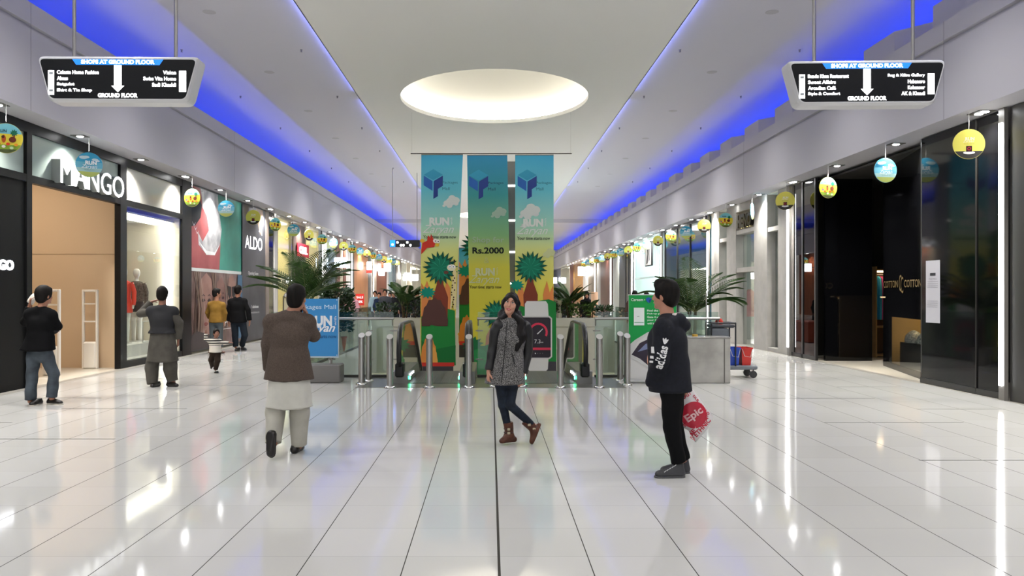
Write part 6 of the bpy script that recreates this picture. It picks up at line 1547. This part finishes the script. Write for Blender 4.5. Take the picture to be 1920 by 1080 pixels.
# ---------------- man in black blazer and jeans at the left
H = Human('person', X0(80, 11.8), 11.8, 'man in black blazer and faded jeans at the left edge, holding something white', dict(
    head=(84,554,.04), shL=(54,584,.02), shR=(99,586,-.02), elL=(47,603,.22), wrL=(56,573,.24), elR=(108,612,.04), wrR=(101,620,.26),
    hipL=(64,664,.0), hipR=(86,664,0), knL=(60,706,.02), anL=(57,752,.0), toeL=(56,762,-.14), knR=(101,702,.06), anR=(97,746,.06), toeR=(118,757,.04)),
    f=(.25, 1), hf=(.45, 1), h=.011)
H.body(SKIN, 1.0, True, [('L', (.25,-.1,1), (.9,.2,0), (.4,1,0), .8), ('R', (-.2,1,.1), (0,0,-1), (-1,0,0), .6)], h=.010)
H.hair(HAIR, r=1.1)
fd = H.field(); H.torso(fd, 1.06, .032); H.skirt(fd, H.px(0,656).z, .265, .64, r0=.16, cx=-.03); H.sleeve(fd, 'L', .02, 1.1, .9); H.sleeve(fd, 'R', .02, 1.1, .95);  nb = (H.J['shL']+H.J['shR'])/2
fd.cone(nb+V3(-.1,0,.0), nb+V3(.1,0,.0), .055, None, .05); fd.cone(nb+V3(-.04,-.01,.04), nb+V3(.04,-.01,.04), .045, None, .02)
fd.folds(.005, 12, 4, 1.2); fd.mesh('blazer', mat('#0b0b0d', .9), H.root)
fd = H.field(); H.legs(fd, .10, .076, .078, .97); fd.folds(.006, 15, 9, .5, False); fd.mesh('jeans', varied('#2b3138', '#454d55', 5, rough=.85, name='blue_denim'), H.root)
H.J['toeL'].z = 0; H.J['toeR'].z = 0
H.shoe('L', SHOEB, .26, .07, SOLEW, d=(-.1,-1,0)); H.shoe('R', SHOEB, .27, .07, SOLEW, d=(1,-.25,0))
m = MB().lathe((0,0,-.08), [(0,0),(.05,.0),(.055,.04),(.05,.1),(.035,.15),(.0,.16)], 14, sy=.5); o = m.build('white_cup_holder', mat('#e6dfd4', .5), None, H.root.location+H.px(61,560,.24)); o.rotation_euler = (0, .55, 0)
tag(o, 'white object held up beside the head of the man in black blazer', 'held object')
# ---------------- man in grey waistcoat and long tunic
H = Human('person', X0(305, 14.1), 14.1, 'man in dark grey waistcoat over long grey tunic, hand raised to face', dict(
    head=(305,552,.04), shL=(283,580,0), shR=(326,581,0), elL=(263,588,.12), wrL=(284,566,.26), elR=(336,606,.0), wrR=(334,636,.06),
    hipL=(293,650,0), hipR=(317,650,0), knL=(285,690,.04), anL=(287,722,.0), toeL=(283,729,-.12), knR=(319,690,.04), anR=(325,717,.04), toeR=(335,724,-.03)),
    f=(.05, 1), hf=(-.15, 1), h=.012)
H.body(SKINC, 1.0, True, [('L', (.7,.2,.25), (.2,0,-1), (0,1,0), .6), ('R', (0,0,-1), (-1,0,0), (0,1,0), .5)], h=.010)
H.hair(HAIR, r=1.05)
GK = varied('#3f3c37', '#4b4842', 7, rough=.9, name='grey_tunic_cloth')
fd = H.field(); H.torso(fd, 1.04, .022); H.skirt(fd, H.px(0,677).z, .275, .62, r0=.15); H.sleeve(fd, 'L', .02, 1.1, .93); H.sleeve(fd, 'R', .022, 1.1, .95, bag=.01);  fd.folds(.008, 18, 2, .7); fd.mesh('tunic', GK, H.root)
fd = H.field(); H.torso(fd, 1.08, .045)
for s_ in 'LR': fd.ell(H.J['sh'+s_]+V3(0,0,-.02), (.06,.08,.06), None, .03)
H.skirt(fd, H.px(0,625).z, .25, .66, r0=.17); fd.plane(V3(0,0,H.px(0,625).z), V3(0,0,-1)); nb = (H.J['shL']+H.J['shR'])/2; fd.cone(nb+V3(-.04,0,.04), nb+V3(.04,0,.04), .045, None, .02); fd.folds(.004, 12, 3, 1.9); fd.mesh('waistcoat', mat('#2d2d2f', .85), H.root)
fd = H.field(); H.legs(fd, .12, .115, .085, .93); fd.folds(.012, 16, 6, 1.6); fd.mesh('trousers', GK, H.root)
H.J['toeL'].z = 0; H.J['toeR'].z = 0
H.shoe('L', SHOEB, .27, .07, d=(-.15,-1,0)); H.shoe('R', SHOEB, .27, .07, d=(1,-.4,0))
# ---------------- mustard sweater, black jacket, child
H = Human('person', X0(406, 22.0), 22.0, 'man in mustard sweater and grey jeans facing the mural', dict(
    head=(407,550,.03), shL=(393,568,.03), shR=(419,569,-.03), elL=(389,586,.1), wrL=(393,596,.25), elR=(422,587,0), wrR=(420,603,.05),
    hipL=(399,606,0), hipR=(412,606,0), knL=(399,632,0), anL=(400,652,0), toeL=(402,659,.1), knR=(412,632,0), anR=(413,652,0), toeR=(423,658,0)), f=(.3, 1), hf=(.9, .6), h=.015)
H.body(SKIN, 1.0, False, [('L', (.2,1,0), (0,0,-1), (0,0,1), .5), ('R', (0,0,-1), (-1,0,0), (0,1,0), .5)], h=.013); H.hair(HAIR)
fd = H.field(); H.torso(fd, 1.02, .028); H.skirt(fd, H.px(0,604).z, .205, .68, r0=.15); H.sleeve(fd, 'L', .02, 1.1); H.sleeve(fd, 'R', .02, 1.1);  fd.folds(.006, 12, 4, .4); fd.mesh('sweater', varied('#7a5a22', '#8a6828', 8, rough=.9, name='mustard_knit'), H.root)
fd = H.field(); H.legs(fd, .1, .08, .07, .96); fd.mesh('jeans', mat('#4d5458', .85), H.root); H.J['toeL'].z = H.J['toeR'].z = 0
H.shoe('L', mat('#5a3a30', .5), .27, .07, d=(.2,1,0)); H.shoe('R', mat('#5a3a30', .5), .27, .07, d=(1,.1,0))
H = Human('person', X0(447, 22.9), 22.9, 'man in black jacket walking away beside the charcoal part of the mural', dict(
    head=(447,544,.03), shL=(432,563,0), shR=(459,562,0), elL=(428,583,0), wrL=(429,603,.05), elR=(465,581,-.03), wrR=(468,602,.0),
    hipL=(440,604,0), hipR=(454,604,0), knL=(441,629,0), anL=(442,651,.0), toeL=(441,658,-.1), knR=(459,628,0), anR=(454,648,.25), toeR=(462,656,.2)), f=(.1, 1), hf=(.2, 1), h=.015, sc=1.05)
H.body(SKIN, 1.0, False, [('L', (0,0,-1), (1,0,0), (0,1,0), .5), ('R', (0,0,-1), (-1,0,0), (0,1,0), .5)], h=.013); H.hair(HAIR)
fd = H.field(); H.torso(fd, 1.06, .035); H.skirt(fd, H.px(0,604).z, .25, .64, r0=.16); H.sleeve(fd, 'L', .026, 1.1); H.sleeve(fd, 'R', .026, 1.1);  nb = (H.J['shL']+H.J['shR'])/2; fd.cone(nb+V3(-.06,0,.04), nb+V3(.06,0,.04), .055, None, .03); fd.folds(.007, 12, 5, .8); fd.mesh('jacket', mat('#121214', .8), H.root)
fd = H.field(); H.legs(fd, .105, .085, .07, .96); fd.folds(.006, 12, 6, .2); fd.mesh('jeans', mat('#20262e', .85), H.root); H.J['toeL'].z = H.J['toeR'].z = 0
H.shoe('L', SHOEB, .27, .07, d=(-.1,-1,0)); H.shoe('R', mat('#3d4146', .6), .27, .07, d=(.7,-.7,0))
H = Human('person', X0(404, 16.5), 16.5, 'small child in black and white striped sweater and brown trousers, running', dict(
    head=(406,625,0), shL=(412,638,.04), shR=(394,637,-.04), elL=(421,643,0), wrL=(430,642,0), elR=(386,636,0), wrR=(386,625,.0),
    hipL=(408,662,.02), hipR=(400,662,-.02), knL=(408,676,-.05), anL=(404,693,0), toeL=(402,700,-.08), knR=(396,675,.02), anR=(398,686,.16), toeR=(396,692,.2)), f=(.35, -1), hf=(.6, -1), h=.009, sc=.56)
H.body(SKINC, 1.0, False, [('L', (1,0,-.1), (0,0,-1), (0,-1,0), .3), ('R', (0,0,1), (1,0,0), (0,-1,0), .3)], head=1.32, h=.008)
def kidhair(fd, q, R): fd.ell(q(0,-.03,.05), (.06,.072,.068), R, .01)
H.hair(HAIR, extra=kidhair, r=1.28)
ST = bpy.data.materials.new('striped_knit'); ST.use_nodes = True; n_, l_ = nodes(ST); b_ = n_['Principled BSDF']; b_.inputs['Roughness'].default_value = .9
tc = n_.new('ShaderNodeTexCoord'); sp = n_.new('ShaderNodeSeparateXYZ'); mt = n_.new('ShaderNodeMath'); mt.operation = 'MULTIPLY'; mt.inputs[1].default_value = 20
fr_ = n_.new('ShaderNodeMath'); fr_.operation = 'FRACT'; gt = n_.new('ShaderNodeMath'); gt.operation = 'GREATER_THAN'; gt.inputs[1].default_value = .5
lt = n_.new('ShaderNodeMath'); lt.operation = 'LESS_THAN'; lt.inputs[1].default_value = .62; mxm = n_.new('ShaderNodeMath'); mxm.operation = 'MAXIMUM'
mx = n_.new('ShaderNodeMix'); mx.data_type = 'RGBA'; mx.inputs[6].default_value = rgb('#1b1a1b')+(1,); mx.inputs[7].default_value = rgb('#c9c3b8')+(1,)
l_.new(tc.outputs['Object'], sp.inputs[0]); l_.new(sp.outputs['Z'], mt.inputs[0]); l_.new(mt.outputs[0], fr_.inputs[0]); l_.new(fr_.outputs[0], gt.inputs[0]); l_.new(sp.outputs['Z'], lt.inputs[0])
lt.inputs[1].default_value = .565; l_.new(gt.outputs[0], mxm.inputs[0]); l_.new(lt.outputs[0], mxm.inputs[1]); l_.new(mxm.outputs[0], mx.inputs['Factor']); l_.new(mx.outputs[2], b_.inputs['Base Color'])
fd = H.field(); H.torso(fd, 1.05, .018); H.skirt(fd, H.px(0,659).z, .12, .75, r0=.085); H.sleeve(fd, 'L', .014, 1.1); H.sleeve(fd, 'R', .014, 1.1);  fd.mesh('sweater', ST, H.root)
fd = H.field(); H.legs(fd, .115, .1, .075, .96); fd.mesh('trousers', mat('#2b221c', .9), H.root); H.J['toeL'].z = 0; H.J['toeR'].z = max(.06, H.J['toeR'].z-.02)
H.shoe('L', SHOEB, .25, .06, SOLEW, d=(-.2,-1,0)); H.shoe('R', SHOEB, .25, .06, SOLEW, d=(0,-.5,-.8))
# ---------------- people far off, beyond the void
def far_person(px, Y, top, label, coatc, legc='#22252b', f=(0, -1), skin=SKIN, scarf=None, robe=False, hairm=HAIR, h=.022, cap=None):
    hgt = EYE-(top-VY)*Y/F; k = hgt/1.75; x = X0(px, Y); S = lambda a, b, c: V3(a*k, b*k, c*k)
    H = Human('person', x, Y, label, dict(head=S(0,0,1.63), shL=S(.18,0,1.42), shR=S(-.18,0,1.42), elL=S(.24,.02,1.14), wrL=S(.22,-.1,.92), elR=S(-.24,.02,1.14), wrR=S(-.22,-.06,.9),
        hipL=S(.09,0,.92), hipR=S(-.09,0,.92), knL=S(.1,-.05,.5), anL=S(.11,0,.09), toeL=S(.12,-.16,0), knR=S(-.1,.04,.5), anR=S(-.11,.1,.09), toeR=S(-.12,-.08,0)), f=f, h=h, sc=k, group='shoppers in the distance')
    if f[1] > 0:
        for j in ('toeL', 'toeR', 'wrL', 'wrR'): H.J[j].y *= -1
    H.body(skin, 1.0, False, [('L', (0,0,-1), (-1,0,0), (0,-1,0), .5), ('R', (0,0,-1), (1,0,0), (0,-1,0), .5)], h=h*.85)
    if scarf:
        fd = H.field(); hd_ = H.J['head']; fd.ell(hd_+V3(0,.02 if f[1] < 0 else -.02,.03), (.105,.115,.13), None, .02); fd.cone(hd_+V3(0,0,-.1), hd_+V3(0,0,-.25), .09, .17, .05, (0,1,0), .7)
        fd.ell(hd_+V3(0,.13*f[1],-.01), (.062,.07,.085), None, .01, sub=True); fd.mesh('headscarf', mat(scarf, .8), H.root)
    else:
        H.hair(hairm, h=h*.7, r=1.05)
        if cap:
            fd = Field([H.J['head'][i]-.2 for i in range(3)], [H.J['head'][i]+.2 for i in range(3)], .014); fd.ell(H.J['head']+V3(0,0,.06), (.1,.115,.085), None, .01); fd.plane(H.J['head']+V3(0,0,.03), V3(0,0,-1)); fd.mesh('cap', mat(cap, .8), H.root)
    fd = H.field(); H.torso(fd, 1.05, .03); H.skirt(fd, (.06 if robe else .82)*k, (.33 if robe else .22)*k, .66, r0=.16*k); H.sleeve(fd, 'L', .025, 1.1); H.sleeve(fd, 'R', .025, 1.1);  fd.mesh('robe' if robe else 'jacket', mat(coatc, .85), H.root)
    if not robe:
        fd = H.field(); H.legs(fd, .1, .08, .07, .96); fd.mesh('trousers', mat(legc, .85), H.root)
        for s_ in 'LR': H.shoe(s_, SHOEB, .27, .07, d=(0, -1 if f[1] < 0 else 1, 0))
    return H
for a in ((722, 33, 543, 'distant man in grey suit jacket, facing the camera beyond the planter', '#3f4147'),
          (738, 34, 546, 'distant man with pale cap and white scarf among the shoppers', '#1d1d20'),
          (703, 37, 546, 'distant person in pale blue shirt at the left end of the shoppers', '#7f97a8'),
          (711, 36, 549, 'distant person in navy jacket left of the grey suit', '#1c2740'),
          (731, 39, 549, 'distant person in brown between grey suit and capped man', '#5d3f38'),
          (749, 38, 546, 'distant person in white shirt right of the capped man', '#c9c9cc'),
          (758, 35, 549, 'distant person in black beside the white shirt', '#141416'),
          (770, 40, 548, 'distant person in grey behind the far left palm', '#76787c'),
          (782, 33, 547, 'distant person in black just left of the left banner', '#17171a')):
    kw = {}
    if 'cap' in a[3] and a[0] == 738: kw['cap'] = '#c9c4b8'
    far_person(*a, **kw)
far_person(660, 31, 548, 'distant woman in pink headscarf and pink dress by the sale poster', '#d49aa5', scarf='#e7b7bf', robe=True)
far_person(628, 24.5, 541, 'dark haired person in grey shirt behind the blue poster stand', '#5b6b80', f=(.3, 1))
far_person(606, 26, 560, 'short person whose head shows over the blue poster stand', '#77706a', f=(.2, 1))
far_person(1100, 30, 548, 'woman in a black robe and headscarf beyond the planter, right side', '#0f0f11', scarf='#0f0f11', robe=True)
far_person(1190, 24, 546, 'dark haired person whose head shows over the green banner stand', '#57423c', f=(.1, 1))
far_person(1212, 25, 549, 'second head showing over the green banner stand, nearer the man', '#3a3a40', f=(.1, 1))
far_person(1062, 36, 549, 'distant person in black just right of the right banner', '#151517', f=(0, 1))
